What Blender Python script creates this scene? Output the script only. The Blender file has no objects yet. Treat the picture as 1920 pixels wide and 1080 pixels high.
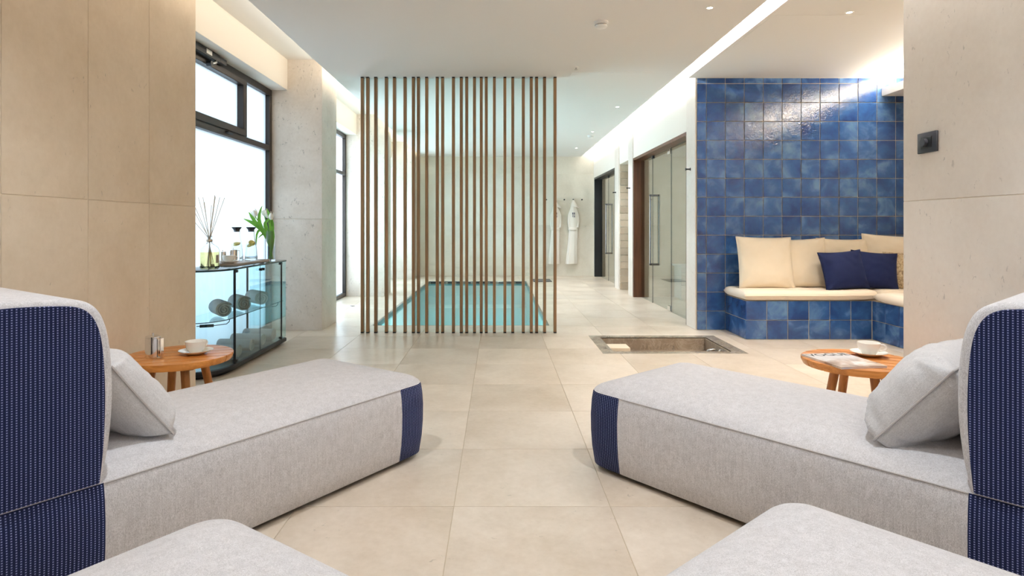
import bpy, bmesh, math, random
from mathutils import Vector, Matrix, noise as mnoise
random.seed(7)
C = bpy.context.scene.collection
SC = bpy.context.scene
PI = math.pi

# ------------------------------------------------------------------ camera, world, lights, exposure
cam_d = bpy.data.cameras.new('camera'); cam = bpy.data.objects.new('camera', cam_d); C.objects.link(cam)
cam.location = (0, 0, 1.075); cam.rotation_euler = (PI/2, 0, 0)
cam_d.sensor_width = 36.0; cam_d.lens = 36.0*1139/1920
cam_d.shift_x = 26/1920; cam_d.shift_y = -116/1920
cam_d.clip_start = 0.02; cam_d.clip_end = 100
SC.camera = cam
SC.view_settings.view_transform = 'Standard'; SC.view_settings.look = 'None'
SC.view_settings.exposure = 0.66; SC.view_settings.gamma = 1.0
SC.view_settings.use_curve_mapping = False
SC.cycles.max_bounces = 9; SC.cycles.diffuse_bounces = 6; SC.cycles.glossy_bounces = 4
SC.cycles.transmission_bounces = 6; SC.cycles.transparent_max_bounces = 24
SC.cycles.sample_clamp_indirect = 6.0
SC.cycles.caustics_reflective = False; SC.cycles.caustics_refractive = True

world = bpy.data.worlds.new('world'); SC.world = world; world.use_nodes = True
wb = world.node_tree.nodes['Background']; wb.inputs[0].default_value = (0.75, 0.87, 1.0, 1); wb.inputs[1].default_value = 0.2

def area(name, loc, rot, sx, sy, energy, col, spread=PI):
    d = bpy.data.lights.new(name, 'AREA'); d.shape = 'RECTANGLE'; d.size = sx; d.size_y = sy
    d.energy = energy; d.color = col; d.spread = spread
    o = bpy.data.objects.new(name, d); C.objects.link(o); o.location = loc; o.rotation_euler = rot
    return o
WARM = (1.0, 0.87, 0.70); WARM2 = (0.92, 0.935, 0.97); DAY = (0.92, 0.97, 1.0)
# daylight outside the frosted windows
area('daylight_window_near', (-3.0, 5.05, 1.5), (0, -PI/2, 0), 2.6, 2.5, 25, DAY)
area('daylight_window_middle', (-3.0, 8.1, 1.5), (0, -PI/2, 0), 2.6, 2.5, 110, DAY)
area('daylight_window_far', (-3.0, 11.1, 1.5), (0, -PI/2, 0), 2.6, 2.5, 120, DAY)
area('fill_behind_camera', (0.0, -4.7, 1.45), (PI/2, 0, 0), 3.4, 2.4, 22, (0.85, 0.94, 1.0))  # unseen fill light added behind the camera
# led strips lying in the ceiling coves
area('led_cove_left', (-1.61, 4.6, 2.665), (0, PI-0.9, 0), 0.03, 16.8, 27, WARM)
area('led_slot_right_near', (1.84, 1.4, 2.64), (0, PI+0.35, 0), 0.03, 9.7, 320, WARM2)
area('led_slot_right_far', (1.82, 9.7, 2.66), (0, PI+0.8, 0), 0.03, 6.7, 64, WARM2)
area('led_nook', (4.02, 4.72, 2.53), (0, PI-0.1, 0), 0.03, 2.95, 170, (1.0, 0.92, 0.80))

# ------------------------------------------------------------------ helpers
def setp(o, label=None, cat=None, group=None, kind=None):
    if label: o['label'] = label
    if cat: o['category'] = cat
    if group: o['group'] = group
    if kind: o['kind'] = kind
    return o
def link(name, me, mat=None, parent=None, loc=None):
    o = bpy.data.objects.new(name, me); C.objects.link(o)
    if mat is not None and me is not None and len(me.materials) == 0: me.materials.append(mat)
    if parent is not None: o.parent = parent
    if loc is not None: o.location = loc
    return o
def thing(name, label, cat, loc=(0, 0, 0), rz=0.0, group=None):
    o = bpy.data.objects.new(name, None); C.objects.link(o); o.location = loc; o.rotation_euler = (0, 0, rz)
    o.empty_display_size = 0.05
    return setp(o, label, cat, group)
def pyd(verts, faces, smooth=False, name='mesh'):
    me = bpy.data.meshes.new(name); me.from_pydata([tuple(v) for v in verts], [], faces); me.update()
    if smooth:
        for p in me.polygons: p.use_smooth = True
    return me
def bm_box(bm, x0, x1, y0, y1, z0, z1, bevel=0.0, seg=1):
    r = bmesh.ops.create_cube(bm, size=1.0)
    vs = r['verts']
    for v in vs:
        v.co = Vector((x0+(v.co.x+.5)*(x1-x0), y0+(v.co.y+.5)*(y1-y0), z0+(v.co.z+.5)*(z1-z0)))
    if bevel > 0:
        es = list({e for v in vs for e in v.link_edges})
        bmesh.ops.bevel(bm, geom=es, offset=bevel, segments=seg, profile=0.5, affect='EDGES')
def fin(bm, smooth=False, angle=None):
    me = bpy.data.meshes.new('mesh'); bm.to_mesh(me); bm.free()
    if smooth:
        for p in me.polygons: p.use_smooth = True
        if angle is not None: me.set_sharp_from_angle(angle=angle)
    return me
def box(name, x0, x1, y0, y1, z0, z1, mat, parent=None, bevel=0.0, seg=1):
    bm = bmesh.new(); bm_box(bm, x0, x1, y0, y1, z0, z1, bevel, seg)
    return link(name, fin(bm, smooth=bevel > 0 and seg > 1, angle=0.6), mat, parent)
def boxes(name, lst, mat, parent=None, bevel=0.0):
    bm = bmesh.new()
    for b in lst: bm_box(bm, *b, bevel=bevel)
    return link(name, fin(bm), mat, parent)
def lathe_me(prof, seg=40, closed=False):
    """prof: list of (r, z); revolved about z."""
    V, F = [], []
    n = len(prof)
    for i in range(seg):
        a = 2*PI*i/seg
        for r, z in prof: V.append((r*math.cos(a), r*math.sin(a), z))
    for i in range(seg):
        j = (i+1) % seg
        for k in range(n-1):
            F.append((i*n+k, j*n+k, j*n+k+1, i*n+k+1))
    me = pyd(V, F)
    bm = bmesh.new(); bm.from_mesh(me); bmesh.ops.remove_doubles(bm, verts=bm.verts, dist=1e-5)
    bmesh.ops.recalc_face_normals(bm, faces=bm.faces)
    bm.to_mesh(me); bm.free()
    for p in me.polygons: p.use_smooth = True
    me.set_sharp_from_angle(angle=0.9)
    return me
def lathe(name, prof, mat, parent=None, loc=None, seg=40):
    return link(name, lathe_me(prof, seg), mat, parent, loc)
def tube_me(pts, r, seg=10, radii=None, flat=None):
    pts = [Vector(p) for p in pts]; V, F = [], []
    n = len(pts); prev = None
    for i, p in enumerate(pts):
        t = (pts[min(i+1, n-1)]-pts[max(i-1, 0)]).normalized()
        if prev is None:
            up = Vector((0, 0, 1)) if abs(t.z) < 0.9 else Vector((1, 0, 0))
            a = t.cross(up).normalized()
        else:
            a = (prev-t*prev.dot(t)).normalized()
        b = t.cross(a).normalized(); prev = a
        rr = radii[i] if radii else r
        fl = flat if flat else 1.0
        for k in range(seg):
            th = 2*PI*k/seg
            V.append(p+a*rr*math.cos(th)+b*rr*fl*math.sin(th))
    for i in range(n-1):
        for k in range(seg):
            l = (k+1) % seg
            F.append((i*seg+k, i*seg+l, (i+1)*seg+l, (i+1)*seg+k))
    F.append(tuple(range(seg-1, -1, -1))); F.append(tuple((n-1)*seg+k for k in range(seg)))
    me = pyd(V, F, True); me.set_sharp_from_angle(angle=0.9)
    return me
def tube(name, pts, r, mat, parent=None, seg=10, radii=None, flat=None):
    return link(name, tube_me(pts, r, seg, radii, flat), mat, parent)
def chaikin(p, it=2):
    for _ in range(it):
        q = [p[0]]
        for a, b in zip(p[:-1], p[1:]):
            a_, b_ = tuple(a), tuple(b)
            q.append(tuple(.75*x+.25*y for x, y in zip(a_, b_))); q.append(tuple(.25*x+.75*y for x, y in zip(a_, b_)))
        q.append(p[-1]); p = q
    return p
def cyl(name, p0, p1, r, mat, parent=None, seg=20, r1=None):
    return tube(name, [p0, p1], r, mat, parent, seg, [r, r1 if r1 else r])
def loft_me(loops, cap0=True, cap1=True, smooth=True, sharp=0.7):
    n = len(loops[0]); V = [v for l in loops for v in l]; F = []
    for i in range(len(loops)-1):
        for k in range(n):
            l = (k+1) % n
            F.append((i*n+k, i*n+l, (i+1)*n+l, (i+1)*n+k))
    if cap0: F.append(tuple(range(n-1, -1, -1)))
    if cap1: F.append(tuple((len(loops)-1)*n+k for k in range(n)))
    me = pyd(V, F, smooth)
    bm = bmesh.new(); bm.from_mesh(me); bmesh.ops.recalc_face_normals(bm, faces=bm.faces); bm.to_mesh(me); bm.free()
    if smooth: me.set_sharp_from_angle(angle=sharp)
    return me
def prism_me(poly, axis, a0, a1, bevel=0.0):
    """poly 2-D, extruded along axis: 'y' -> poly is (x,z); 'z' -> (x,y); 'x' -> (y,z)."""
    def mk(p, a):
        return (p[0], a, p[1]) if axis == 'y' else ((p[0], p[1], a) if axis == 'z' else (a, p[0], p[1]))
    bm = bmesh.new()
    v0 = [bm.verts.new(mk(p, a0)) for p in poly]; v1 = [bm.verts.new(mk(p, a1)) for p in poly]
    n = len(poly)
    bm.faces.new(v0); bm.faces.new(list(reversed(v1)))
    for i in range(n):
        j = (i+1) % n; bm.faces.new((v0[j], v0[i], v1[i], v1[j]))
    bmesh.ops.recalc_face_normals(bm, faces=bm.faces)
    if bevel > 0:
        es = [e for e in bm.edges if (e.verts[0] in v0) == (e.verts[1] in v0)]
        bmesh.ops.bevel(bm, geom=es, offset=bevel, segments=2, profile=0.5, affect='EDGES')
    return fin(bm, True, 0.5)
def copy_tree(o, parent=None):
    c = o.copy(); C.objects.link(c); c.parent = parent
    for ch in o.children: copy_tree(ch, c)
    return c
def rect_minus(r, h):
    x0, x1, y0, y1 = r; a0, a1, b0, b1 = h
    if a0 >= x1 or a1 <= x0 or b0 >= y1 or b1 <= y0: return [r]
    out = []
    if y0 < b0: out.append((x0, x1, y0, b0))
    if y1 > b1: out.append((x0, x1, b1, y1))
    m0, m1 = max(y0, b0), min(y1, b1)
    if x0 < a0: out.append((x0, a0, m0, m1))
    if x1 > a1: out.append((a1, x1, m0, m1))
    return out

# ------------------------------------------------------------------ materials
def lin(r, g, b):
    f = lambda c: (c/255/12.92) if c/255 <= 0.04045 else ((c/255+0.055)/1.055)**2.4
    return (f(r), f(g), f(b), 1.0)
class NT:
    def __init__(s, name):
        s.m = bpy.data.materials.new(name); s.m.use_nodes = True
        s.t = s.m.node_tree; s.b = s.t.nodes['Principled BSDF']; s.out = s.t.nodes['Material Output']
    def n(s, typ, **kw):
        nd = s.t.nodes.new(typ)
        for k, v in kw.items():
            if k == 'ins':
                for a, b in v.items(): nd.inputs[a].default_value = b
            else: setattr(nd, k, v)
        return nd
    def l(s, a, b): s.t.links.new(a, b)
    def ramp(s, fac, stops):
        r = s.n('ShaderNodeValToRGB'); e = r.color_ramp.elements
        while len(e) < len(stops): e.new(0.5)
        for i, (p, c) in enumerate(stops): e[i].position = p; e[i].color = c
        s.l(fac, r.inputs[0]); return r.outputs[0]
    def noise(s, vec, scale, detail=4, rough=0.55, dist=0.0):
        nd = s.n('ShaderNodeTexNoise', ins={'Scale': scale, 'Detail': detail, 'Roughness': rough, 'Distortion': dist})
        if vec is not None: s.l(vec, nd.inputs['Vector'])
        return nd.outputs['Fac']
    def mix(s, fac, a, b, typ='MIX'):
        nd = s.n('ShaderNodeMix', data_type='RGBA', blend_type=typ)
        for i, v in ((0, fac), (6, a), (7, b)):
            if isinstance(v, (int, float, tuple)): nd.inputs[i].default_value = v
            else: s.l(v, nd.inputs[i])
        return nd.outputs[2]
    def math(s, op, a, b=0.0, c=0.0):
        nd = s.n('ShaderNodeMath', operation=op)
        for i, v in ((0, a), (1, b), (2, c)):
            if isinstance(v, (int, float)): nd.inputs[i].default_value = v
            else: s.l(v, nd.inputs[i])
        return nd.outputs[0]
    def bump(s, h, strength=0.2, dist=0.01, prev=None):
        nd = s.n('ShaderNodeBump', ins={'Strength': strength, 'Distance': dist}); s.l(h, nd.inputs['Height'])
        if prev is not None: s.l(prev, nd.inputs['Normal'])
        return nd.outputs[0]
    def setb(s, **kw):
        for k, v in kw.items():
            if isinstance(v, (int, float, tuple)): s.b.inputs[k].default_value = v
            else: s.l(v, s.b.inputs[k])
    def fresnel(s, ior):
        # rays pass straight through thin panes, so the back faces must see the same index as the front faces
        bf = s.n('ShaderNodeNewGeometry').outputs['Backfacing']
        fr = s.n('ShaderNodeFresnel'); s.l(s.math('MULTIPLY_ADD', bf, 1/ior-ior, ior), fr.inputs['IOR']); return fr
    def pos(s): return s.n('ShaderNodeNewGeometry').outputs['Position']
    def obj(s): return s.n('ShaderNodeTexCoord').outputs['Object']
    def uv(s): return s.n('ShaderNodeTexCoord').outputs['UV']
    def rnd(s): return s.n('ShaderNodeObjectInfo').outputs['Random']
def flat(name, col, rough=0.5, metal=0.0, spec=0.5, bump=None, var=None):
    t = NT(name); t.setb(**{'Base Color': col, 'Roughness': rough, 'Metallic': metal, 'Specular IOR Level': spec})
    if var or bump: o = t.obj()
    if var:
        sc, c2 = var; t.setb(**{'Base Color': t.mix(t.noise(o, sc, 4), col, c2)})
    if bump:
        sc, st, ds = bump; t.setb(Normal=t.bump(t.noise(o, sc, 3), st, ds))
    return t.m
def stone(name, c1, c2, rough, pits=0.0, pt=0.60, pd=0.62, rand=0.10, bump=0.12, spec=0.5, veins=None, cloud=1.7):
    t = NT(name); p = t.pos()
    off = t.n('ShaderNodeVectorMath', operation='MULTIPLY_ADD')
    cmb = t.n('ShaderNodeCombineXYZ'); r = t.rnd()
    for i in range(3): t.l(r, cmb.inputs[i])
    t.l(cmb.outputs[0], off.inputs[0]); off.inputs[1].default_value = (13, 7, 29); t.l(p, off.inputs[2]); v = off.outputs[0]
    big = t.noise(v, cloud, 5, 0.6, 0.4); fine = t.noise(v, 34, 5, 0.65)
    f = t.math('ADD', t.math('MULTIPLY', big, 0.75), t.math('MULTIPLY', fine, 0.25))
    col = t.ramp(f, [(0.34, c1), (0.66, c2)])
    bri = t.math('ADD', 1.0-rand/2, t.math('MULTIPLY', r, rand))
    bc = t.n('ShaderNodeCombineXYZ')
    for i in range(3): t.l(bri, bc.inputs[i])
    col = t.mix(1.0, col, bc.outputs[0], 'MULTIPLY')
    h = t.math('MULTIPLY', fine, 0.25)
    if veins:
        w = t.noise(v, 4.5, 9, 0.7, 2.2)
        band = t.math('ABSOLUTE', t.math('SUBTRACT', w, 0.5))
        vf = t.ramp(band, [(0.0, (1, 1, 1, 1)), (0.035, (0, 0, 0, 1))])
        col = t.mix(t.math('MULTIPLY', vf, 0.5), col, veins)
    if pits > 0:
        pn = t.noise(v, 9.0, 2, 0.5, 1.2)
        msk = t.ramp(pn, [(pt, (0, 0, 0, 1)), (pt+0.08, (1, 1, 1, 1))])
        st = t.n('ShaderNodeMapping', ins={'Scale': (1.0, 1.0, 0.45)}); t.l(v, st.inputs[0])
        sp = t.noise(st.outputs[0], 55, 3, 0.6, 1.0)
        sm = t.ramp(sp, [(pd, (0, 0, 0, 1)), (pd+0.06, (1, 1, 1, 1))])
        pm = t.math('MULTIPLY', t.math('MULTIPLY', sm, msk), pits)
        col = t.mix(pm, col, tuple(c*0.45 for c in c1[:3])+(1,))
        h = t.math('SUBTRACT', h, pm)
    t.setb(**{'Base Color': col, 'Roughness': rough, 'Specular IOR Level': spec,
              'Normal': t.bump(h, bump, 0.004)})
    return t.m
def wood(name, c1, c2, rough=0.4, axis=2, scale=1.0, rand=0.2):
    t = NT(name); o = t.obj()
    mp = t.n('ShaderNodeMapping'); s = [26*scale]*3; s[axis] = 1.3*scale; mp.inputs['Scale'].default_value = s
    add = t.n('ShaderNodeVectorMath', operation='ADD'); r = t.rnd(); cm = t.n('ShaderNodeCombineXYZ')
    for i in range(3): t.l(t.math('MULTIPLY', r, 31.0), cm.inputs[i])
    t.l(o, add.inputs[0]); t.l(cm.outputs[0], add.inputs[1]); t.l(add.outputs[0], mp.inputs[0])
    g = t.noise(mp.outputs[0], 1.6, 6, 0.6, 0.8); g2 = t.noise(mp.outputs[0], 7, 3, 0.6)
    f = t.math('ADD', t.math('MULTIPLY', g, 0.75), t.math('MULTIPLY', g2, 0.25))
    col = t.ramp(f, [(0.30, c1), (0.68, c2)])
    br = t.math('ADD', 1-rand/2, t.math('MULTIPLY', r, rand)); bc = t.n('ShaderNodeCombineXYZ')
    for i in range(3): t.l(br, bc.inputs[i])
    t.setb(**{'Base Color': t.mix(1.0, col, bc.outputs[0], 'MULTIPLY'), 'Roughness': rough, 'Normal': t.bump(f, 0.12, 0.002)})
    return t.m
def glass(name, tint=(1, 1, 1, 1), ior=1.45, rough=0.0, gloss=(1, 1, 1, 1)):
    t = NT(name); t.t.nodes.remove(t.b)
    fr = t.fresnel(ior); tr = t.n('ShaderNodeBsdfTransparent'); tr.inputs[0].default_value = tint
    gl = t.n('ShaderNodeBsdfGlossy'); gl.inputs['Roughness'].default_value = rough; gl.inputs['Color'].default_value = gloss
    mx = t.n('ShaderNodeMixShader'); t.l(fr.outputs[0], mx.inputs[0]); t.l(tr.outputs[0], mx.inputs[1]); t.l(gl.outputs[0], mx.inputs[2])
    t.l(mx.outputs[0], t.out.inputs[0]); return t.m
def emit(name, col, st):
    t = NT(name); t.setb(**{'Base Color': (0.8, 0.8, 0.8, 1), 'Emission Color': col, 'Emission Strength': st}); return t.m

M = {}
M['wall'] = stone('limestone_wall', lin(212, 193, 167), lin(229, 213, 191), 0.55, pits=0.5, rand=0.06, bump=0.2)
M['wall_grey'] = stone('grey_beige_limestone_wall', lin(208, 199, 182), lin(225, 218, 203), 0.55, pits=0.5, rand=0.05, bump=0.2)
M['wall_pale'] = stone('pale_limestone_wall', lin(216, 205, 193), lin(231, 223, 213), 0.55, pits=0.5, pt=0.54, rand=0.04, bump=0.2)
M['pillar'] = stone('limestone_pillar', lin(204, 192, 177), lin(228, 219, 208), 0.5, pits=0.62, pt=0.52, pd=0.59, rand=0.05, bump=0.25)
M['floor'] = stone('polished_limestone_floor', lin(198, 181, 160), lin(226, 213, 197), 0.32, pits=0.45, rand=0.14, bump=0.03, spec=0.42)
M['grout'] = flat('pale_grout', lin(190, 174, 150), 0.9)
M['joint'] = flat('pale_joint_mortar', lin(228, 214, 192), 0.9)
M['plaster'] = flat('white_plaster', lin(232, 229, 224), 0.85)
M['plaster_warm'] = flat('cream_plaster', lin(236, 230, 220), 0.85)
M['marble'] = stone('grey_brown_marble', lin(104, 92, 78), lin(156, 143, 124), 0.25, rand=0.12, bump=0.03, veins=lin(200, 190, 172), cloud=5)
M['marble_dark'] = stone('dark_brown_marble', lin(118, 102, 86), lin(156, 140, 122), 0.3, rand=0.1, bump=0.03, veins=lin(190, 176, 158), cloud=5)
M['course'] = stone('split_stone_course', lin(186, 170, 148), lin(214, 200, 180), 0.7, rand=0.22, bump=0.3)
M['slat'] = wood('iroko_slat', lin(112, 84, 56), lin(158, 124, 86), 0.45, 2)
M['jamb'] = wood('dark_red_wood', lin(64, 36, 18), lin(104, 62, 34), 0.4, 2)
M['teak'] = wood('oiled_teak', lin(176, 104, 42), lin(222, 152, 78), 0.32, 0, 1.0, 0.22)
M['teak_leg'] = wood('oiled_teak_leg', lin(150, 92, 40), lin(196, 134, 70), 0.4, 2, 1.0, 0.1)
M['oak'] = wood('pale_oak', lin(212, 196, 170), lin(232, 218, 196), 0.55, 0)
M['bronze'] = flat('bronze_metal', lin(56, 50, 47), 0.38, 0.4)
M['black'] = flat('black_metal', lin(30, 31, 34), 0.4, 0.3)
M['blackplastic'] = flat('black_plastic', lin(40, 40, 46), 0.42)
M['chrome'] = flat('polished_steel', (0.86, 0.86, 0.87, 1), 0.08, 1.0)
M['steel'] = flat('brushed_steel', (0.55, 0.54, 0.53, 1), 0.22, 1.0)
M['dark_steel'] = flat('dark_steel', (0.30, 0.28, 0.26, 1), 0.15, 1.0)
M['porcelain'] = flat('white_porcelain', lin(240, 237, 230), 0.12)
M['white'] = flat('white_plastic', lin(235, 233, 228), 0.4)
M['towel'] = flat('grey_towel', lin(160, 154, 150), 0.95, bump=(240, 0.6, 0.004), var=(60, lin(186, 181, 177)))
M['robe'] = flat('white_terry', lin(226, 219, 208), 0.95, bump=(160, 0.3, 0.004))
M['cream'] = flat('cream_linen', lin(228, 217, 198), 0.9, bump=(260, 0.35, 0.002), var=(12, lin(221, 208, 187)))
M['cushion'] = flat('ivory_canvas', lin(236, 222, 204), 0.85, bump=(260, 0.25, 0.002))
M['navy'] = flat('navy_velvet', lin(9, 22, 62), 0.9, 0.0, 0.25, bump=(260, 0.3, 0.002), var=(8, lin(7, 18, 52)))
M['mat'] = flat('grey_mat', lin(112, 106, 104), 0.9)
M['paper'] = flat('magazine_pages', lin(226, 222, 226), 0.6)
M['ink'] = flat('black_ink', lin(16, 16, 18), 0.5)
M['ink_blue'] = flat('navy_embroidery', lin(44, 50, 88), 0.8)
M['leaf'] = flat('tulip_leaf', lin(92, 160, 44), 0.45, var=(30, lin(132, 196, 66)))
M['petal'] = flat('white_petal', lin(244, 243, 234), 0.5)
M['lemon'] = flat('lemon_slice', lin(250, 220, 60), 0.4, var=(60, lin(252, 234, 130)))
M['reed'] = flat('rattan_reed', lin(206, 188, 164), 0.7)
M['oil'] = glass('fragrance_oil', (0.955, 0.90, 0.60, 1), 1.2)
M['clear'] = flat('clear_glass', (0.97, 0.985, 0.985, 1), 0.0)
_cb = M['clear'].node_tree.nodes['Principled BSDF']; _cb.inputs['Transmission Weight'].default_value = 1.0; _cb.inputs['IOR'].default_value = 1.45
M['clearwater'] = glass('clear_water', (0.90, 0.95, 0.97, 1), 1.15)
M['pane'] = glass('door_glass', (0.80, 0.845, 0.835, 1), 1.5)
M['screen_glass'] = glass('screen_glass', (0.93, 0.96, 0.95, 1), 1.45)
M['teal_glass'] = glass('teal_cabinet_glass', (0.84, 0.945, 0.96, 1), 1.45)
M['glass_edge'] = flat('dark_glass_edge', lin(28, 52, 58), 0.1)
M['led'] = emit('lamp_lens', (1.0, 0.9, 0.75, 1), 14.0)
M['tray'] = stone('pale_wood_tray', lin(176, 160, 148), lin(206, 192, 180), 0.4, rand=0.02)
M['basin'] = flat('teal_pool_lining', lin(176, 240, 246), 0.5, var=(3, lin(190, 244, 248)))

def mk_frost():
    t = NT('frosted_glass'); t.t.nodes.remove(t.b)
    tr = t.n('ShaderNodeBsdfTranslucent'); tr.inputs[0].default_value = (0.87, 0.945, 1.0, 1)
    gl = t.n('ShaderNodeBsdfGlossy'); gl.inputs['Roughness'].default_value = 0.35
    mx = t.n('ShaderNodeMixShader', ins={0: 0.05})
    t.l(tr.outputs[0], mx.inputs[1]); t.l(gl.outputs[0], mx.inputs[2]); t.l(mx.outputs[0], t.out.inputs[0]); return t.m
M['frost'] = mk_frost()
def mk_water():
    t = NT('pool_water'); t.t.nodes.remove(t.b)
    bp = t.bump(t.noise(t.pos(), 5.0, 2, 0.5), 0.05, 0.01)
    fr = t.n('ShaderNodeFresnel', ins={'IOR': 1.33}); tr = t.n('ShaderNodeBsdfTransparent'); tr.inputs[0].default_value = (0.84, 0.985, 0.98, 1)
    gl = t.n('ShaderNodeBsdfGlossy'); gl.inputs['Roughness'].default_value = 0.02
    t.l(bp, gl.inputs['Normal']); t.l(bp, fr.inputs['Normal'])
    mx = t.n('ShaderNodeMixShader'); t.l(fr.outputs[0], mx.inputs[0]); t.l(tr.outputs[0], mx.inputs[1]); t.l(gl.outputs[0], mx.inputs[2])
    t.l(mx.outputs[0], t.out.inputs[0]); return t.m
M['water'] = mk_water()
def mk_tile():
    t = NT('blue_glazed_tile'); p = t.pos(); r = t.rnd()
    off = t.n('ShaderNodeVectorMath', operation='MULTIPLY_ADD'); cm = t.n('ShaderNodeCombineXYZ')
    for i in range(3): t.l(r, cm.inputs[i])
    t.l(cm.outputs[0], off.inputs[0]); off.inputs[1].default_value = (17, 23, 11); t.l(p, off.inputs[2]); v = off.outputs[0]
    f = t.noise(v, 5.5, 4, 0.6, 0.5)
    f = t.math('ADD', f, t.math('MULTIPLY', t.math('SUBTRACT', r, 0.5), 0.14))
    col = t.ramp(f, [(0.30, lin(22, 48, 98)), (0.52, lin(41, 76, 126)), (0.75, lin(94, 128, 167))])
    w = t.noise(p, 24.0, 3, 0.5, 2.8); w2 = t.noise(v, 3.0, 2, 0.5)
    h = t.math('ADD', t.math('MULTIPLY', w, 0.35), t.math('MULTIPLY', w2, 0.45))
    t.setb(**{'Base Color': col, 'Roughness': 0.05, 'Specular IOR Level': 0.55, 'Normal': t.bump(h, 0.16, 0.02)}); return t.m
M['tile'] = mk_tile()
def mk_weave(name, c1, c2):
    t = NT(name); o = t.obj()
    mp = t.n('ShaderNodeMapping', ins={'Scale': (1.0, 1.0, 0.35)}); t.l(o, mp.inputs[0])
    a = t.noise(mp.outputs[0], 640, 2, 0.7); b = t.noise(o, 40, 3, 0.6)
    m2 = t.n('ShaderNodeMapping', ins={'Scale': (1.0, 1.0, 0.07)}); t.l(o, m2.inputs[0]); st = t.noise(m2.outputs[0], 190, 2, 0.6)
    f = t.math('ADD', t.math('ADD', t.math('MULTIPLY', a, 0.66), t.math('MULTIPLY', b, 0.16)), t.math('MULTIPLY', st, 0.18))
    t.setb(**{'Base Color': t.ramp(f, [(0.36, c1), (0.60, c2)]), 'Roughness': 0.92, 'Specular IOR Level': 0.2,
              'Sheen Weight': 0.15, 'Normal': t.bump(a, 0.35, 0.0015)}); return t.m
M['fabric'] = mk_weave('grey_woven_fabric', lin(170, 166, 166), lin(219, 216, 217))
M['fabric_pillow'] = mk_weave('grey_pillow_fabric', lin(184, 181, 181), lin(214, 212, 212))
M['piping'] = flat('grey_piping', lin(184, 178, 175), 0.9)
def mk_dots():
    t = NT('navy_dotted_fabric'); u = t.uv(); sp = t.n('ShaderNodeSeparateXYZ'); t.l(u, sp.inputs[0])
    def fr(x, per): return t.math('ABSOLUTE', t.math('SUBTRACT', t.math('FRACT', t.math('DIVIDE', x, per)), 0.5))
    a = fr(sp.outputs[0], 0.0100); b = fr(sp.outputs[1], 0.0066)
    d = t.math('MULTIPLY', t.math('LESS_THAN', a, 0.16), t.math('LESS_THAN', b, 0.21))
    rib = t.math('LESS_THAN', t.math('ABSOLUTE', t.math('SUBTRACT', a, 0.5)), 0.10)
    col = t.mix(d, t.mix(rib, lin(25, 32, 66), lin(15, 18, 40)), lin(156, 164, 202))
    n = t.noise(t.obj(), 9, 3)
    col = t.mix(t.math('MULTIPLY', n, 0.25), col, lin(36, 50, 98))
    h = t.math('SUBTRACT', t.math('MULTIPLY', d, 1.0), rib)
    t.setb(**{'Base Color': col, 'Roughness': 0.9, 'Specular IOR Level': 0.2, 'Normal': t.bump(h, 0.4, 0.001)}); return t.m
M['dots'] = mk_dots()
def mk_pattern():
    t = NT('brown_patterned_fabric'); o = t.obj()
    w = t.noise(o, 30, 5, 0.7, 1.5)
    t.setb(**{'Base Color': t.ramp(w, [(0.35, lin(110, 92, 70)), (0.5, lin(176, 158, 128)), (0.65, lin(210, 196, 168))]), 'Roughness': 0.9}); return t.m
M['pattern'] = mk_pattern()
def mk_cover():
    t = NT('magazine_cover'); o = t.obj()
    f = t.noise(o, 11, 3, 0.55, 0.6); sp = t.n('ShaderNodeSeparateXYZ'); t.l(o, sp.inputs[0])
    body = t.ramp(f, [(0.36, lin(150, 126, 108)), (0.5, lin(206, 186, 168)), (0.62, lin(232, 228, 224))])
    k = t.ramp(t.math('ADD', t.math('MULTIPLY', sp.outputs[1], -5.0), 0.5), [(0.25, (0, 0, 0, 1)), (0.7, (1, 1, 1, 1))])
    t.setb(**{'Base Color': t.mix(k, lin(216, 212, 210), body), 'Roughness': 0.3}); return t.m
M['cover'] = mk_cover()

# ------------------------------------------------------------------ the setting: floor
H = 2.575           # main ceiling
POOL = (-1.36, 0.556, 6.57, 11.85)
PIT = (0.985, 2.005, 5.21, 5.87); PITF = (0.885, 2.115, 5.12, 5.965)
HOLES = [POOL, PIT]
def slab_rects(r, holes):
    rs = [r]
    for h in holes: rs = [q for a in rs for q in rect_minus(a, h)]
    return rs
floor = boxes('floor', [(a, b, c, d, -0.30, -0.002) for a, b, c, d in slab_rects((-2.45, 4.4, -4.0, 13.2), HOLES)], M['grout'])
setp(floor, 'pale polished limestone tiled floor', kind='structure')
tile_full = None
gx0, gy0, S, G = -0.17, 2.33, 0.6, 0.0016
for i in range(-4, 8):
    for j in range(-4, 19):
        x0, y0 = gx0+i*S, gy0+j*S
        if y0+S < -0.6: continue
        r = (max(x0, -2.44)+G, min(x0+S, 4.25)-G, y0+G, min(y0+S, 13.15)-G)
        if r[1]-r[0] < 0.02 or r[3]-r[2] < 0.02: continue
        cx, cy = (r[0]+r[1])/2, (r[2]+r[3])/2
        rs = slab_rects(r, [POOL, PITF])
        if not rs: continue
        bm = bmesh.new()
        for q in rs:
            if q[1]-q[0] > 0.004 and q[3]-q[2] > 0.004:
                bm_box(bm, q[0]-cx, q[1]-cx, q[2]-cy, q[3]-cy, -0.0095, 0.0, bevel=0.0007)
        if len(bm.verts) == 0: bm.free(); continue
        if rs == [r] and abs(r[1]-r[0]-S+2*G) < 1e-6 and abs(r[3]-r[2]-S+2*G) < 1e-6:
            if tile_full is None: tile_full = fin(bm); tile_full.materials.append(M['floor'])
            else: bm.free()
            me = tile_full
        else: me = fin(bm)
        link('floor_tile', me, M['floor'], floor, (cx, cy, 0))

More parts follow.
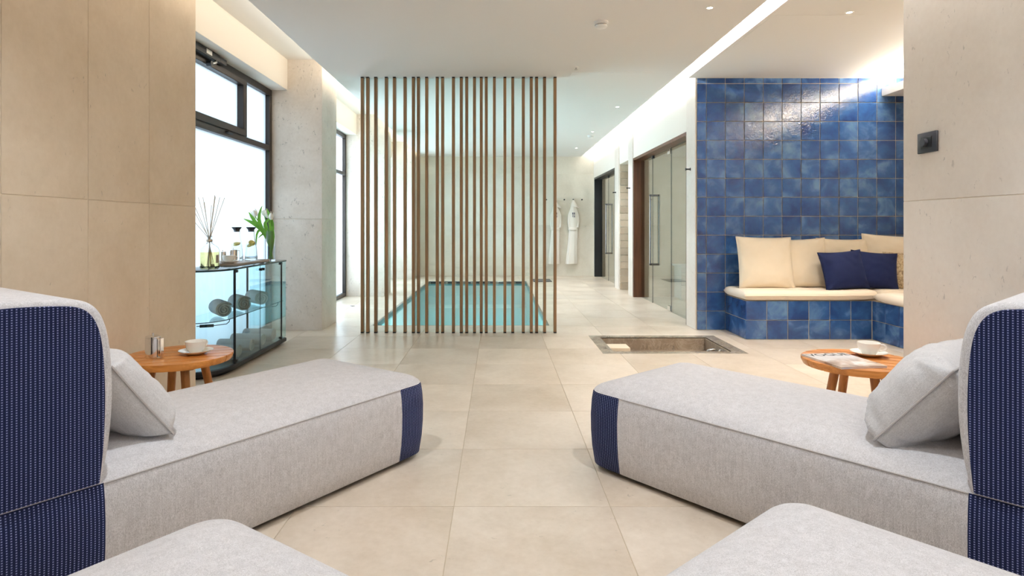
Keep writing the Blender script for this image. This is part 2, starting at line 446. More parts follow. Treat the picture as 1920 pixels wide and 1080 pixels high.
# ------------------------------------------------------------------ stone cladding helper
def clad(parent, plane, c, face, u0, u1, us, zs, mat, name='stone_panel', th=0.003, gap=0.0012, bev=0.0012):
    """panels on a wall plane. plane 'x': x = c, u is y. face +1/-1: outward direction."""
    cuts = [u0]+sorted(u for u in us if u0 < u < u1)+[u1]
    for a, b in zip(cuts[:-1], cuts[1:]):
        for z0, z1 in zip(zs[:-1], zs[1:]):
            d0, d1 = sorted((c, c+face*th))
            if plane == 'x': o = box(name, d0, d1, a+gap, b-gap, z0+gap, z1-gap, mat, parent, bev)
            else: o = box(name, a+gap, b-gap, d0, d1, z0+gap, z1-gap, mat, parent, bev)
ZT = 2.80
# near left wall
wl = setp(box('wall_left', -2.46, -1.933, -4.0, 3.877, 0, ZT, M['joint']), 'tan limestone clad wall at the left', kind='structure')
clad(wl, 'x', -1.933, 1, -4.0, 3.877, [3.36-0.5*k for k in range(0, 15)], [0, 1.2, ZT], M['wall'])
# near right wall
wr = setp(box('wall_right', 2.103, 2.30, -4.0, 3.147, 0, ZT, M['joint']), 'pale limestone wall at the right', kind='structure')
clad(wr, 'x', 2.103, -1, -4.0, 3.147, [2.35-0.8*k for k in range(0, 8)], [0, 1.203, ZT], M['wall_pale'])
clad(wr, 'y', 3.147, 1, 2.10, 2.30, [], [0, 1.203, ZT], M['wall_pale'])
# back wall
wb_ = setp(box('wall_back', -2.45, 4.3, 13.103, 13.3, -0.3, ZT, M['joint']), 'far limestone wall behind the pool', kind='structure')
clad(wb_, 'y', 13.103, -1, -1.75, 2.06, [-0.62, 0.72], [0, 1.1, 2.2, ZT], M['wall_grey'])
# left outer wall behind the windows' reveals and pillars
pil = []
for k, (y0, y1, xr) in enumerate([(6.26, 6.82, -1.815), (9.32, 9.87, -1.745), (12.36, 13.1, -1.745)]):
    p = setp(box('wall_pillar', -2.46, xr-0.003, y0+0.003, y1, 0, ZT, M['joint']), kind='structure')
    p['label'] = ['pitted limestone pillar beside the near window', 'pitted limestone pillar behind the slats', 'far limestone pillar at the back wall'][k]
    clad(p, 'y', y0+0.003, -1, -2.46, xr, [], [0, 1.15, ZT], M['pillar'])
    clad(p, 'x', xr-0.003, 1, y0, y1, [], [0, 1.15, ZT], M['pillar'])
# bulkheads above the windows
for y0, y1 in ((3.877, 6.26), (6.82, 9.32), (9.87, 12.36)):
    setp(box('trim_1', -2.46, -2.17, y0, y1, 2.475, ZT, M['plaster_warm'], bevel=0.002), 'plaster bulkhead above a window', kind='structure')
# ceilings
ce = setp(box('ceiling', -1.66, 1.79, -4.0, 13.114, H, H+0.035, M['plaster'], bevel=0.002), 'white plaster ceiling', kind='structure')
setp(box('ceiling', -2.46, 4.4, -4.0, 13.3, 2.79, 2.86, M['plaster']), 'raised ceiling inside the light cove', kind='structure')
setp(box('ceiling', 1.965, 4.3, -4.0, 6.30, 2.61, 2.645, M['plaster'], bevel=0.002), 'white plaster ceiling over the tiled nook', kind='structure')
# wall behind camera, opened for the added fill pane
wc = boxes('wall_front', [(-2.46, -1.7, -4.2, -4.0, 0, ZT), (1.7, 4.4, -4.2, -4.0, 0, ZT), (-1.7, 1.7, -4.2, -4.0, 2.5, ZT), (-1.7, 1.7, -4.2, -4.0, 0, 0.25)], M['plaster'])
setp(wc, 'wall behind the camera', kind='structure')

# ------------------------------------------------------------------ windows
def window(n, y0, y1, mull, label):
    w = setp(box(f'window_{n}', -2.385, -2.375, y0+0.03, y1-0.03, 0.05, 2.42, M['frost']), label, kind='structure')
    xa, xb = -2.42, -2.33
    def bar(nm, a, b, z0, z1, x1=xb): return box(nm, xa, x1, a, b, z0, z1, M['bronze'], w, 0.004)
    bar('frame_head', y0, y1, 2.41, 2.475); bar('frame_sill', y0, y1, 0.0, 0.06)
    bar('frame_stile', y0, y0+0.06, 0.06, 2.41); bar('frame_stile', y1-0.06, y1, 0.06, 2.41)
    bar('transom', y0+0.06, y1-0.06, 1.846, 1.90)
    bar('mullion', mull-0.03, mull+0.03, 1.90, 2.41)
    a, b = y0+0.06, mull-0.03     # opening sash, frame proud of the mullion
    s = bar('sash', a, b, 1.90, 1.96, -2.315)
    bar('sash', a, b, 2.36, 2.41, -2.315); bar('sash', a, a+0.05, 1.96, 2.36, -2.315); bar('sash', b-0.05, b, 1.96, 2.36, -2.315)
    for t in (0.32, 0.78):
        yy = a+(b-a)*t
        box('sash_stay', -2.33, -2.30, yy-0.05, yy+0.05, 1.872, 1.888, M['black'], w, 0.003)
    return w
w1 = window(1, 3.95, 6.26, 5.61, 'frosted window behind the glass cabinet')
w2 = window(2, 6.82, 9.32, 8.5, 'frosted window between the two stone pillars')
w3 = window(3, 9.87, 12.36, 11.6, 'far frosted window behind the slat screen')
setp(box('window_4', -1.7, 1.7, -4.1, -4.09, 0.25, 2.5, M['frost']), 'unseen frosted pane added behind the camera for fill light', kind='structure')  # unseen pane, added so fill light enters from behind the view

# chain opener under the near window's bulkhead
op = thing('window_opener', 'black electric chain opener on top of the near window frame', 'window opener', (-2.30, 4.85, 2.44))
box('motor_housing', -0.03, 0.03, -0.30, 0.12, -0.035, 0.03, M['black'], op, 0.006)
box('end_bracket', -0.028, 0.028, 0.12, 0.24, -0.025, 0.022, M['bronze'], op, 0.004)
box('rating_plate', 0.0302, 0.0315, -0.12, -0.03, -0.015, 0.02, M['white'], op)
tube('cable', [(0, -0.3, 0.0), (0.01, -0.36, 0.02), (0.015, -0.42, 0.03), (0.0, -0.5, 0.0), (-0.02, -0.6, -0.01)], 0.006, M['black'], op, 8)
tube('chain_arm', [(0.02, 0.06, -0.03), (0.035, 0.02, -0.055), (0.03, -0.03, -0.075)], 0.012, M['steel'], op, 8)
cyl('pivot', (0.0, -0.05, -0.08), (0.04, -0.05, -0.08), 0.022, M['black'], op, 16)

# ------------------------------------------------------------------ right side: door wall
dw = boxes('wall_right', [
    (2.06, 2.20, 6.30, 6.60, 0, ZT), (2.06, 2.20, 9.24, 9.56, 0, ZT), (2.06, 2.20, 10.30, 10.68, 0, ZT), (2.06, 2.20, 12.97, 13.114, 0, ZT),
    (2.06, 2.20, 6.60, 9.24, 2.105, ZT), (2.06, 2.20, 9.56, 10.30, 2.12, ZT), (2.06, 2.20, 10.68, 12.97, 2.105, ZT)], M['plaster_warm'])
setp(dw, 'white wall above the glass doors', kind='structure')
for y0, y1 in ((6.305, 6.60), (9.245, 9.55), (10.31, 10.66)):
    box('stone_pier', 2.045, 2.06, y0, y1, 0, ZT-0.01, M['wall_pale'], dw, 0.002)
# wall core behind nook tiles
nk = setp(box('wall_nook', 2.06, 4.4, 6.2965, 6.60, 0, ZT, M['grout']), 'blue tiled wall of the bench nook', kind='structure')
TS, TG = 0.1963, 0.0026
tile_me = {}
def blue_tile(parent, w, h, loc, rot=0.0):
    key = (round(w, 4), round(h, 4))
    if key not in tile_me:
        bm = bmesh.new(); bm_box(bm, -w/2, w/2, -0.009, 0, -h/2, h/2, bevel=0.0022)
        tile_me[key] = fin(bm); tile_me[key].materials.append(M['tile'])
    o = link('tile', tile_me[key], None, parent, loc); o.rotation_euler = (random.uniform(-.005, .005), random.uniform(-.003, .003), rot+random.uniform(-.009, .009))
    return o
xs = [2.06, 2.157]+[2.157+TS*k for k in range(1, 12)]
zs = [0]+[TS*k for k in range(1, 14)]+[2.61]
for a, b in zip(xs[:-1], xs[1:]):
    for z0, z1 in zip(zs[:-1], zs[1:]):
        blue_tile(nk, b-a-2*TG, z1-z0-2*TG, ((a+b)/2, 6.300, (z0+z1)/2))
setp(box('wall_nook_side', 4.25, 4.4, -4.0, 6.30, 0, ZT, M['wall']), 'side wall of the nook', kind='structure')
bk = setp(box('trim_2', 3.97, 4.25, 3.15, 6.29, 2.42, 2.50, M['plaster'], bevel=0.002), 'white light bulkhead at the nook side', kind='structure')
setp(box('wall_nook_end', 2.302, 4.25, 3.04, 3.146, 0, ZT, M['wall']), 'end wall of the nook', kind='structure')

# glass doors
def glass_door(n, y0, y1, leaf0, leaf1, hy, fm, label):
    d = bpy.data.objects.new(f'door_{n}', None); C.objects.link(d); setp(d, label, kind='structure')
    box('jamb', 2.05, 2.215, y1-0.05, y1, 0, 2.105, fm, d, 0.002)
    box('jamb', 2.05, 2.215, y0, y0+0.03, 0, 2.105, fm, d, 0.002)
    box('head', 2.05, 2.215, y0+0.03, y1-0.05, 2.065, 2.105, fm, d, 0.002)
    X0, X1 = 2.165, 2.175
    box('fixed_pane', X0, X1, y0+0.03, leaf0-0.003, 0.0, 2.065, M['pane'], d)
    box('fixed_pane', X0, X1, leaf1+0.003, y1-0.05, 0.0, 2.065, M['pane'], d)
    lf = box('door_leaf', X0, X1, leaf0+0.003, leaf1-0.003, 0.008, 2.06, M['pane'], d)
    for e in (leaf0, leaf1):
        boxes('pane_edge', [(X0, X1, e-0.003, e+0.003, 0.0, 2.065)], M['glass_edge'], d)
    za, zb = 0.53, 1.515
    boxes('handle', [(2.10, 2.118, hy-0.02, hy+0.02, za, zb), (2.222, 2.24, hy-0.02, hy+0.02, za, zb),
                     (2.10, 2.24, hy-0.02, hy+0.02, za, za+0.03), (2.10, 2.24, hy-0.02, hy+0.02, zb-0.03, zb)], M['dark_steel'], lf, 0.003)
    for z in (0.01, 1.985):
        box('patch_hinge', X0-0.012, X1+0.012, leaf0+0.01, leaf0+0.12, z, z+0.06, M['chrome'], lf, 0.003)
    box('top_stop', X0-0.012, X1+0.012, leaf1-0.06, leaf1, 2.02, 2.06, M['black'], d, 0.003)
    return d
glass_door(1, 6.60, 9.24, 7.61, 8.53, 8.43, M['jamb'], 'frameless glass door in a wooden frame')
glass_door(2, 10.68, 12.97, 11.10, 11.95, 11.88, M['black'], 'far frameless glass door in a black frame')
# stone course reveal between the doors
nc = setp(box('wall_passage', 2.201, 3.4, 10.30, 10.45, 0, 2.3, M['grout']), 'stone course wall of the passage between the doors', kind='structure')
for k in range(18):
    box('stone_course', 2.062, 3.4, 10.282+random.uniform(-.004, .004), 10.299, k*0.1175+0.003, (k+1)*0.1175-0.003, M['course'], nc, 0.002)
boxes('wall_passage', [(2.2, 3.4, 9.40, 9.54, 0, 2.3), (3.4, 3.5, 9.4, 10.45, 0, 2.3), (2.2, 3.5, 9.4, 10.45, 2.12, 2.3)], M['wall'])['kind'] = 'structure'
# rooms behind the doors
rb = boxes('wall_room', [(2.215, 4.3, 9.24, 9.40, 0, 2.4), (4.2, 4.3, 6.60, 9.24, 0, 2.4), (2.215, 4.3, 10.45, 10.66, 0, 2.4), (4.2, 4.3, 10.66, 13.114, 0, 2.4)], M['wall'])
setp(rb, 'stone walls of the rooms behind the glass doors', kind='structure')
setp(boxes('ceiling', [(2.2, 4.3, 6.6, 9.3, 2.4, 2.5), (2.2, 4.3, 10.6, 13.114, 2.4, 2.5)], M['plaster']), 'ceiling of the rooms behind the glass doors', kind='structure')
area('fill_room_near', (3.2, 7.9, 2.38), (0, 0, 0), 0.3, 0.3, 14, WARM2)  # unseen area light added to brighten the nearer room
area('fill_room_far', (3.2, 11.8, 2.38), (0, 0, 0), 0.3, 0.3, 14, WARM2)  # unseen area light added to brighten the farther room
bn = thing('slatted_bench', 'white slatted bench seen through the nearer glass door', 'bench', (3.35, 8.75, 0))
for k in range(5): box('slat', -0.72, 0.72, -0.02, 0.0, 0.03+k*0.095, 0.03+k*0.095+0.086, M['white'], bn, 0.004)
for k in range(5): box('seat_slat', -0.72, 0.72, 0.0+k*0.096, 0.088+k*0.096, 0.48, 0.505, M['white'], bn, 0.004)
for x in (-0.65, 0.65): box('leg', x-0.03, x+0.03, 0.02, 0.46, 0, 0.48, M['white'], bn)

# ------------------------------------------------------------------ ceiling fittings
def downlight(x, y, z, label, e=14, spot=True, col=(0.92, 0.94, 0.98)):
    t = thing('ceiling_downlight', label, 'downlight', (x, y, z), group='recessed ceiling downlights')
    lathe('trim_ring', [(0.019, 0.0), (0.019, -0.003), (0.027, -0.003), (0.029, 0.0)], M['white'], t, seg=28)
    lathe('lens', [(0.0, -0.001), (0.019, -0.001)], M['led'], t, seg=24)
    if spot:
        d = bpy.data.lights.new('ceiling_spot', 'SPOT'); d.energy = e; d.color = col; d.spot_size = 1.75; d.spot_blend = 0.6; d.shadow_soft_size = 0.03
        o = bpy.data.objects.new('ceiling_spot', d); C.objects.link(o); o.parent = t; o.location = (0, 0, -0.02)
downlight(1.453, 4.17, H, 'downlight in main ceiling nearest the light slot top', 42)
downlight(1.50, 7.64, H, 'downlight in main ceiling right of the slat screen', 60)
downlight(1.50, 9.65, H, 'downlight just beyond the far smoke detector', 60)
downlight(1.50, 11.66, H, 'farthest downlight before the back wall', 60)
downlight(2.52, 4.36, 2.61, 'downlight in the ceiling over the tiled nook', 125, True, (1.0, 0.94, 0.84))
for x, y, e in ((-0.9, 1.6, 62), (0.9, 1.6, 60), (-0.9, -1.0, 12), (0.9, -1.0, 12)):  # unseen spots without fittings, added to light the chaises and near walls
    d = bpy.data.lights.new('ceiling_spot', 'SPOT'); d.energy = e; d.color = (0.86, 0.93, 1.0); d.spot_size = 2.3; d.spot_blend = 0.8; d.shadow_soft_size = 0.05
    o = bpy.data.objects.new('ceiling_spot', d); C.objects.link(o); o.location = (x, y, H-0.02)
def detector(x, y, z, r, label):
    t = thing('smoke_detector', label, 'smoke detector', (x, y, z))
    lathe('base', [(0, 0), (r, 0), (r, -0.012), (r*0.93, -0.014), (0, -0.014)], M['white'], t)
    lathe('sensor_cap', [(r*0.86, -0.014), (r*0.88, -0.034), (r*0.7, -0.045), (0, -0.047)], M['white'], t)
    lathe('vent_ring', [(r*0.885, -0.022), (r*0.90, -0.024), (r*0.90, -0.030), (r*0.87, -0.032)], M['steel'], t)
detector(0.756, 4.46, H, 0.052, 'round white smoke detector on the ceiling before the slat screen')
detector(1.53, 10.05, H, 0.052, 'far small smoke detector near the glass doors')
sp = thing('sprinkler_head', 'tiny white sprinkler head on ceiling beside the slat screen', 'sprinkler', (0.735, 5.73, H))
lathe('escutcheon', [(0, 0), (0.026, 0), (0.024, -0.006), (0.009, -0.007)], M['white'], sp, seg=24)
lathe('nozzle', [(0.008, -0.006), (0.008, -0.022), (0.016, -0.024), (0.016, -0.027), (0, -0.027)], M['steel'], sp, seg=20)
for x0, x1, y0, y1, z, lb in ((0.72, 1.51, 5.92, 6.5, H, 'flush access panel in main ceiling right of slats'), (2.0, 2.67, 4.42, 5.2, 2.61, 'flush access panel in the ceiling over the tiled nook')):
    hp = thing('ceiling_hatch', lb, 'hatch', ((x0+x1)/2, (y0+y1)/2, z))
    a, b = (x1-x0)/2, (y1-y0)/2
    box('hatch_panel', -a, a, -b, b, -0.0015, 0.0, M['plaster'], hp)

# ------------------------------------------------------------------ pool
pool = thing('plunge_pool', 'rectangular teal plunge pool sunk in the floor behind the slats', 'pool', (-0.4, 9.2, 0))
def L(r): return (r[0]+0.4, r[1]+0.4, r[2]-9.2, r[3]-9.2)
px0, px1, py0, py1 = L(POOL)
boxes('basin', [(px0+.001, px1-.001, py0+.001, py1-.001, -0.94, -0.90), (px0+.001, px0+.02, py0+.02, py1-.02, -0.9, -0.012), (px1-.02, px1-.001, py0+.02, py1-.02, -0.9, -0.012),
                (px0+.001, px1-.001, py0+.001, py0+.02, -0.9, -0.012), (px0+.001, px1-.001, py1-.02, py1-.001, -0.9, -0.012)], M['basin'], pool)
box('bench_step', px0+.02, px1-.02, py1-0.55, py1-.02, -0.9, -0.45, M['basin'], pool)
boxes('rim', [(px0+.001, px0+.024, py0+.001, py1-.001, -0.06, -0.0015), (px1-.024, px1-.001, py0+.001, py1-.001, -0.06, -0.0015), (px0+.024, px1-.024, py1-.024, py1-.001, -0.012, -0.0015), (px0+.024, px1-.024, py0+.001, py0+.024, -0.06, -0.0015)], M['glass_edge'], pool)
n = 11
for k in range(n):
    a = px0+0.05+(px1-px0-0.1)*k/n
    box('skimmer_slot', a, a+0.115, py1-0.034, py1-0.02, -0.038, -0.014, M['black'], pool)
box('overflow_channel', px0+.024, px1-.024, py1-0.030, py1-.021, -0.05, -0.012, M['marble'], pool)
for xx in (-0.45, 0.45):  # unseen glowing discs and lights added on the front wall to brighten the water
    lathe('pool_fill_disc', [(0, 0.012), (0.08, 0.012), (0.09, 0.0)], M['led'], pool, (xx, py0+0.021, -0.4)).rotation_euler = (-PI/2, 0, 0)
    lo = area('pool_fill_light', (xx, py0+0.04, -0.4), (PI/2, 0, 0), 0.16, 0.16, 7, (0.9, 1.0, 1.0)); lo.parent = pool
wt = link('water', pyd([(px0, py0, -0.042), (px1, py0, -0.042), (px1, py1, -0.042), (px0, py1, -0.042)], [(0, 1, 2, 3)]), M['water'], pool)
mt = setp(box('floor_mat', -0.18, 0.18, -0.27, 0.27, 0, 0.012, M['mat'], None, 0.004), 'small grey mat on floor beside the pool far corner', 'mat'); mt.location = (0.86, 11.97, 0.0)
dr = thing('floor_drain', 'small round floor drain near the second window', 'drain', (-1.96, 8.16, 0))
lathe('drain_ring', [(0, 0.001), (0.02, 0.001), (0.035, 0.003), (0.04, 0.0)], M['steel'], dr); lathe('drain_cap', [(0, 0.004), (0.022, 0.003), (0.022, 0.0)], M['black'], dr)

# sunken foot bath
fb = thing('foot_bath', 'sunken foot bath framed in grey brown marble', 'foot bath', (1.495, 5.54, 0))
fx0, fx1, fy0, fy1 = PITF[0]-1.495+.002, PITF[1]-1.495-.002, PITF[2]-5.54+.002, PITF[3]-5.54-.002
ix0, ix1, iy0, iy1 = PIT[0]-1.495, PIT[1]-1.495, PIT[2]-5.54, PIT[3]-5.54
for q in ((fx0, fx1, fy0, iy0), (fx0, fx1, iy1, fy1), (fx0, ix0, iy0+.002, iy1-.002), (ix1, fx1, iy0+.002, iy1-.002)):
    box('marble_border', *q, -0.0095, 0.001, M['marble'], fb, 0.001)
for q in ((ix0+.0005, ix0+.012, iy0+.012, iy1-.012), (ix1-.012, ix1-.0005, iy0+.012, iy1-.012), (ix0+.0005, ix1-.0005, iy0+.0005, iy0+.012), (ix0+.0005, ix1-.0005, iy1-.012, iy1-.0005)):
    box('side_slab', *q, -0.25, -0.0096, M['marble_dark'], fb)
box('bottom_slab', ix0+.012, ix1-.012, iy0+.012, iy1-.012, -0.25, -0.118, M['marble_dark'], fb)
box('wooden_seat', ix0+.013, ix0+0.235, iy1-0.27, iy1-0.075, -0.118, -0.048, M['oak'], fb, 0.003)
cyl('water_nozzle', (0.11, 0.02, -0.12), (0.11, 0.02, -0.02), 0.004, M['chrome'], fb, 10)
sp_ = tube('spout', [(ix1, 0.0, -0.06), (ix1-.05, 0.0, -0.05), (ix1-.09, 0.0, -0.06), (ix1-.10, 0.0, -0.085)], 0.012, M['chrome'], fb)
cyl('tap_lever', (ix1-.02, -0.12, -0.03), (ix1-.05, -0.12, -0.075), 0.012, M['chrome'], fb, 12)

# ------------------------------------------------------------------ slat screen
scn = thing('slat_screen', 'floor to ceiling screen of upright brown wooden slats', 'screen', (-0.39, 6.1, 0))
LE = [676.1, 686.2, 701.3, 721.3, 736.4, 756.3, 772, 781.4, 797, 816.8, 827, 847.2, 862, 872.2, 886.8, 899.5, 909, 924.2]
RE = [949.4, 964.2, 984, 999, 1009, 1024, 1043.6]
SW = 0.029
cs = [(p-934)/1139*6.1+SW/2 for p in LE]+[(p-934)/1139*6.1-SW/2 for p in RE]
bm = bmesh.new(); bm_box(bm, -SW/2, SW/2, 0, 0.05, 0.012, H-0.012, bevel=0.0015); slat_me = fin(bm); slat_me.materials.append(M['slat'])
bm = bmesh.new(); bm_box(bm, -SW/2, SW/2, 0, 0.05, 0, 0.012); cap_me = fin(bm); cap_me.materials.append(M['black'])
for c in cs:
    s = link('slat', slat_me, None, scn, (c+0.39, 0, 0)); link('fixing_shoe', cap_me, None, s); link('fixing_shoe', cap_me, None, s, (0, 0, H-0.012))
box('glass_panel', cs[0]+0.39-SW/2, cs[-1]+0.39+SW/2, 0.062, 0.070, 0.0, H, M['screen_glass'], scn)

# ------------------------------------------------------------------ chaise longue
W2 = 0.375; XB = -0.335; XF = 1.39; XM = 1.194; RF = 0.10; RB = 0.05
def rr_loop(d, z):
    rf, rb = max(RF-d, 0.03), max(RB-d, 0.02)
    x0, x1, y = XB+d, XF-d, W2-d
    side = [x0+rb, -0.15, 0.0, 0.3, 0.6, 0.9, XM, x1-rf]
    side[0] = min(side[0], -0.2); side[7] = max(side[7], XM+0.02) if d < 0.1 else x1-rf
    if side[6] > side[7]: side[6] = side[7]-0.005
    P = [(x, -y) for x in side]
    for k in range(1, 8): a = -PI/2+PI/2*k/8; P.append((x1-rf+rf*math.cos(a), -y+rf+rf*math.sin(a)))
    for k in range(7): P.append((x1, -(y-rf)+2*(y-rf)*k/6))
    for k in range(1, 8): a = PI/2*k/8; P.append((x1-rf+rf*math.cos(a), y-rf+rf*math.sin(a)))
    P += [(x, y) for x in reversed(side)]
    for k in range(1, 4): a = PI/2+PI/2*k/4; P.append((x0+rb+rb*math.cos(a), y-rb+rb*math.sin(a)))
    for k in range(5): P.append((x0, (y-rb)-2*(y-rb)*k/4))
    for k in range(1, 4): a = PI+PI/2*k/4; P.append((x0+rb+rb*math.cos(a), -y+rb+rb*math.sin(a)))
    return [(p[0], p[1], z) for p in P]
SIDE = [(0.030, 0.014), (0.010, 0.026), (-0.002, 0.10), (-0.007, 0.17), (-0.008, 0.24), (-0.004, 0.30), (0.002, 0.337), (0.006, 0.345)]
TOP = [(0.006, 0.345), (0.013, 0.353), (0.030, 0.365), (0.062, 0.379), (0.11, 0.393), (0.17, 0.403), (0.24, 0.409), (0.31, 0.411)]
def strip_me(loops, cols, uv=False):
    """faces between columns cols (list of consecutive ring indices, inclusive)."""
    n = len(loops[0]); V, F = [], []
    m = len(cols)
    for l in loops:
        for c in cols: V.append(l[c % n])
    for i in range(len(loops)-1):
        for k in range(m-1): F.append((i*m+k, i*m+k+1, (i+1)*m+k+1, (i+1)*m+k))
    me = pyd(V, F, True)
    if uv:
        u = [0.0]; mid = loops[len(loops)//2]
        for k in range(1, m): u.append(u[-1]+(Vector(mid[cols[k] % n])-Vector(mid[cols[k-1] % n])).length)
        lay = me.uv_layers.new(name='UVMap')
        for p in me.polygons:
            for li in p.loop_indices:
                vi = me.loops[li].vertex_index
                lay.data[li].uv = (u[vi % m], V[vi][2])
    return me
def chaise(label, loc, rz):
    t = thing('chaise_longue', label, 'chaise longue', (loc[0], loc[1], 0), rz, 'grey and navy chaise longues')
    SL = [rr_loop(d, z) for d, z in SIDE]; n = len(SL[0])
    # ring: 0..7 near side (2 = x 0, 6 = XM); foot to 7+7+7+8; far side reversed
    i_far = 8+7+7+7
    far_XM, far_0 = i_far+1, i_far+5
    link('side_panel', strip_me(SL, list(range(2, 7))), M['fabric'], t)
    link('side_panel', strip_me(SL, list(range(far_XM, far_0+1))), M['fabric'], t)
    link('foot_panel', strip_me(SL, list(range(6, far_XM+1)), True), M['dots'], t)['label'] = 'navy dotted foot end panel'
    link('base_panel', strip_me(SL, list(range(far_0, n+3)), True), M['dots'], t)['label'] = 'navy dotted base under the backrest'
    TL = [rr_loop(d, z) for d, z in TOP]
    link('seat_cushion', loft_me(TL, False, True, True, 1.2), M['fabric'], t)
    me = loft_me([rr_loop(0.06, 0.0), rr_loop(0.06, 0.02)], True, True, True, 0.5); link('plinth', me, M['black'], t)
    ring = rr_loop(0.003, 0.345)
    tube('piping', ring[2:7], 0.0024, M['piping'], t, 6); tube('piping', ring[far_XM:far_0+1], 0.0024, M['piping'], t, 6)
    # backrest
    prof = [(-0.005, 0.35), (0.012, 0.42), (0.024, 0.52), (0.027, 0.62), (0.022, 0.72), (0.010, 0.79), (-0.008, 0.835), (-0.035, 0.862), (-0.075, 0.875),
            (-0.20, 0.884), (-0.28, 0.882), (-0.312, 0.870), (-0.330, 0.84), (-0.335, 0.70), (-0.335, 0.35)]
    prof = chaikin(prof); cx = -0.17
    loops = []
    for y, ins in ((-W2-0.002, 0.014), (-W2+0.004, 0.005), (-W2+0.016, 0.0), (W2-0.016, 0.0), (W2-0.004, 0.005), (W2+0.002, 0.014)):
        loops.append([(x-(ins if x > cx else -ins), y, z-(ins if z > 0.8 else 0)) for x, z in prof])
    link('backrest', loft_me(loops, True, True, True, 0.6), M['fabric'], t)
    pp = [(-0.012, 0.352), (-0.004, 0.42), (0.002, 0.52), (0.003, 0.62), (-0.002, 0.72), (-0.012, 0.785), (-0.03, 0.827), (-0.055, 0.850), (-0.09, 0.860),
          (-0.20, 0.868), (-0.28, 0.866), (-0.305, 0.856), (-0.324, 0.83), (-0.330, 0.70), (-0.330, 0.352)]
    pp = chaikin(pp)
    for s in (-1, 1):
        y0, y1 = s*W2, s*(W2+0.005)
        V = [(x, y0, z) for x, z in pp]+[(x+(0.003 if x < -.17 else -0.003), y1, z-(0.003 if z > 0.8 else 0)) for x, z in pp]
        m = len(pp); F = [tuple(range(m)) if s > 0 else tuple(reversed(range(m))), tuple(range(m, 2*m))]
        for k in range(m): F.append((k, (k+1) % m, m+(k+1) % m, m+k))
        me = pyd(V, F)
        bm = bmesh.new(); bm.from_mesh(me); bmesh.ops.recalc_face_normals(bm, faces=bm.faces); bm.to_mesh(me); bm.free()
        lay = me.uv_layers.new(name='UVMap')
        for p in me.polygons:
            for li in p.loop_indices:
                v = me.vertices[me.loops[li].vertex_index].co; lay.data[li].uv = (v.x, v.z)
        link('back_panel', me, M['dots'], t)['label'] = 'navy dotted panel on the side of the backrest'
    o = box('back_panel', XB-0.004, XB+0.002, -W2+0.02, W2-0.02, 0.36, 0.84, M['dots'], t)
    lay = o.data.uv_layers.new(name='UVMap') if not o.data.uv_layers else o.data.uv_layers[0]
    for p in o.data.polygons:
        for li in p.loop_indices:
            v = o.data.vertices[o.data.loops[li].vertex_index].co; lay.data[li].uv = (v.y, v.z)
    return t
aL, aR = math.radians(35.0), math.radians(40.5)
LA = Vector((math.sin(aL), math.cos(aL))); LN = Vector((-LA.y, LA.x))
RA = Vector((-math.sin(aR), math.cos(aR))); RN = Vector((RA.y*1.0, -RA.x))   # RN points away from the camera side
OL = Vector((-1.117, 1.723))+LN*W2
OR = Vector((1.283, 1.658))+Vector((math.cos(aR), math.sin(aR)))*W2
ch1 = chaise('grey chaise longue with navy dotted back, left, beside table with the steel pot', OL, math.atan2(LA.y, LA.x))
def ccopy(label, loc, rz):
    c = copy_tree(ch1); c.location = (loc[0], loc[1], 0); c.rotation_euler = (0, 0, rz); c['label'] = label; return c
ch2 = ccopy('grey chaise longue with navy dotted back, right, beside table with the magazine', OR, math.atan2(RA.y, RA.x))
CL = Vector((-0.696, 1.542)); OL2 = CL-LA*XF-LN*W2
CR = Vector((0.7645, 1.629)); OR2 = CR-RA*XF-Vector((math.cos(aR), math.sin(aR)))*W2
ch3 = ccopy('grey chaise longue cut off at the bottom left, only its foot end showing', OL2, math.atan2(LA.y, LA.x))
ch4 = ccopy('grey chaise longue cut off at the bottom right, only its foot end showing', OR2, math.atan2(RA.y, RA.x))

# ------------------------------------------------------------------ pillows
def pillow_me(w, h, t, seed=0, wr=0.011, pinch=0.07, n=26, p=2.4, e=0.5, sag=0.0):
    V, F = [], []; sd = Vector((seed*3.7, seed*1.3, seed*5.1))
    idx = {}
    for s in (1, -1):
        for i in range(n+1):
            for j in range(n+1):
                edge = i in (0, n) or j in (0, n)
                if s == -1 and edge: idx[(s, i, j)] = idx[(1, i, j)]; continue
                u, v = math.sin((-1+2*i/n)*PI/2), math.sin((-1+2*j/n)*PI/2)
                u = 0.5*u+0.5*(-1+2*i/n); v = 0.5*v+0.5*(-1+2*j/n)
                x = w/2*u*(1-pinch*(1-v*v)*u*u); z = h/2*v*(1-pinch*(1-u*u)*v*v)
                th = t/2*(max(0, (1-abs(u)**p))*max(0, (1-abs(v)**p)))**e
                q = Vector((x*7, s*2.0, z*7))+sd
                th += wr*mnoise.noise(q)*min(1, th*20)+wr*0.6*mnoise.noise(q*2.7)*min(1, th*20)
                rad = math.hypot(u, v); ang = math.atan2(v, u)
                cn = max(0, abs(u)-0.45)*max(0, abs(v)-0.45)*4
                th += wr*1.2*cn*math.sin(ang*26+seed)*min(1, th*25)
                z2 = z-sag*(1-abs(u))*(v > 0)*v
                idx[(s, i, j)] = len(V); V.append((x, s*th, z2+h/2))
        for i in range(n):
            for j in range(n):
                f = (idx[(s, i, j)], idx[(s, i+1, j)], idx[(s, i+1, j+1)], idx[(s, i, j+1)])
                F.append(f if s == -1 else f[::-1])
    border = [V[idx[(1, i, 0)]] for i in range(n)]+[V[idx[(1, n, j)]] for j in range(n)]+[V[idx[(1, i, n)]] for i in range(n, 0, -1)]+[V[idx[(1, 0, j)]] for j in range(n, 0, -1)]
    return pyd(V, F, True), border
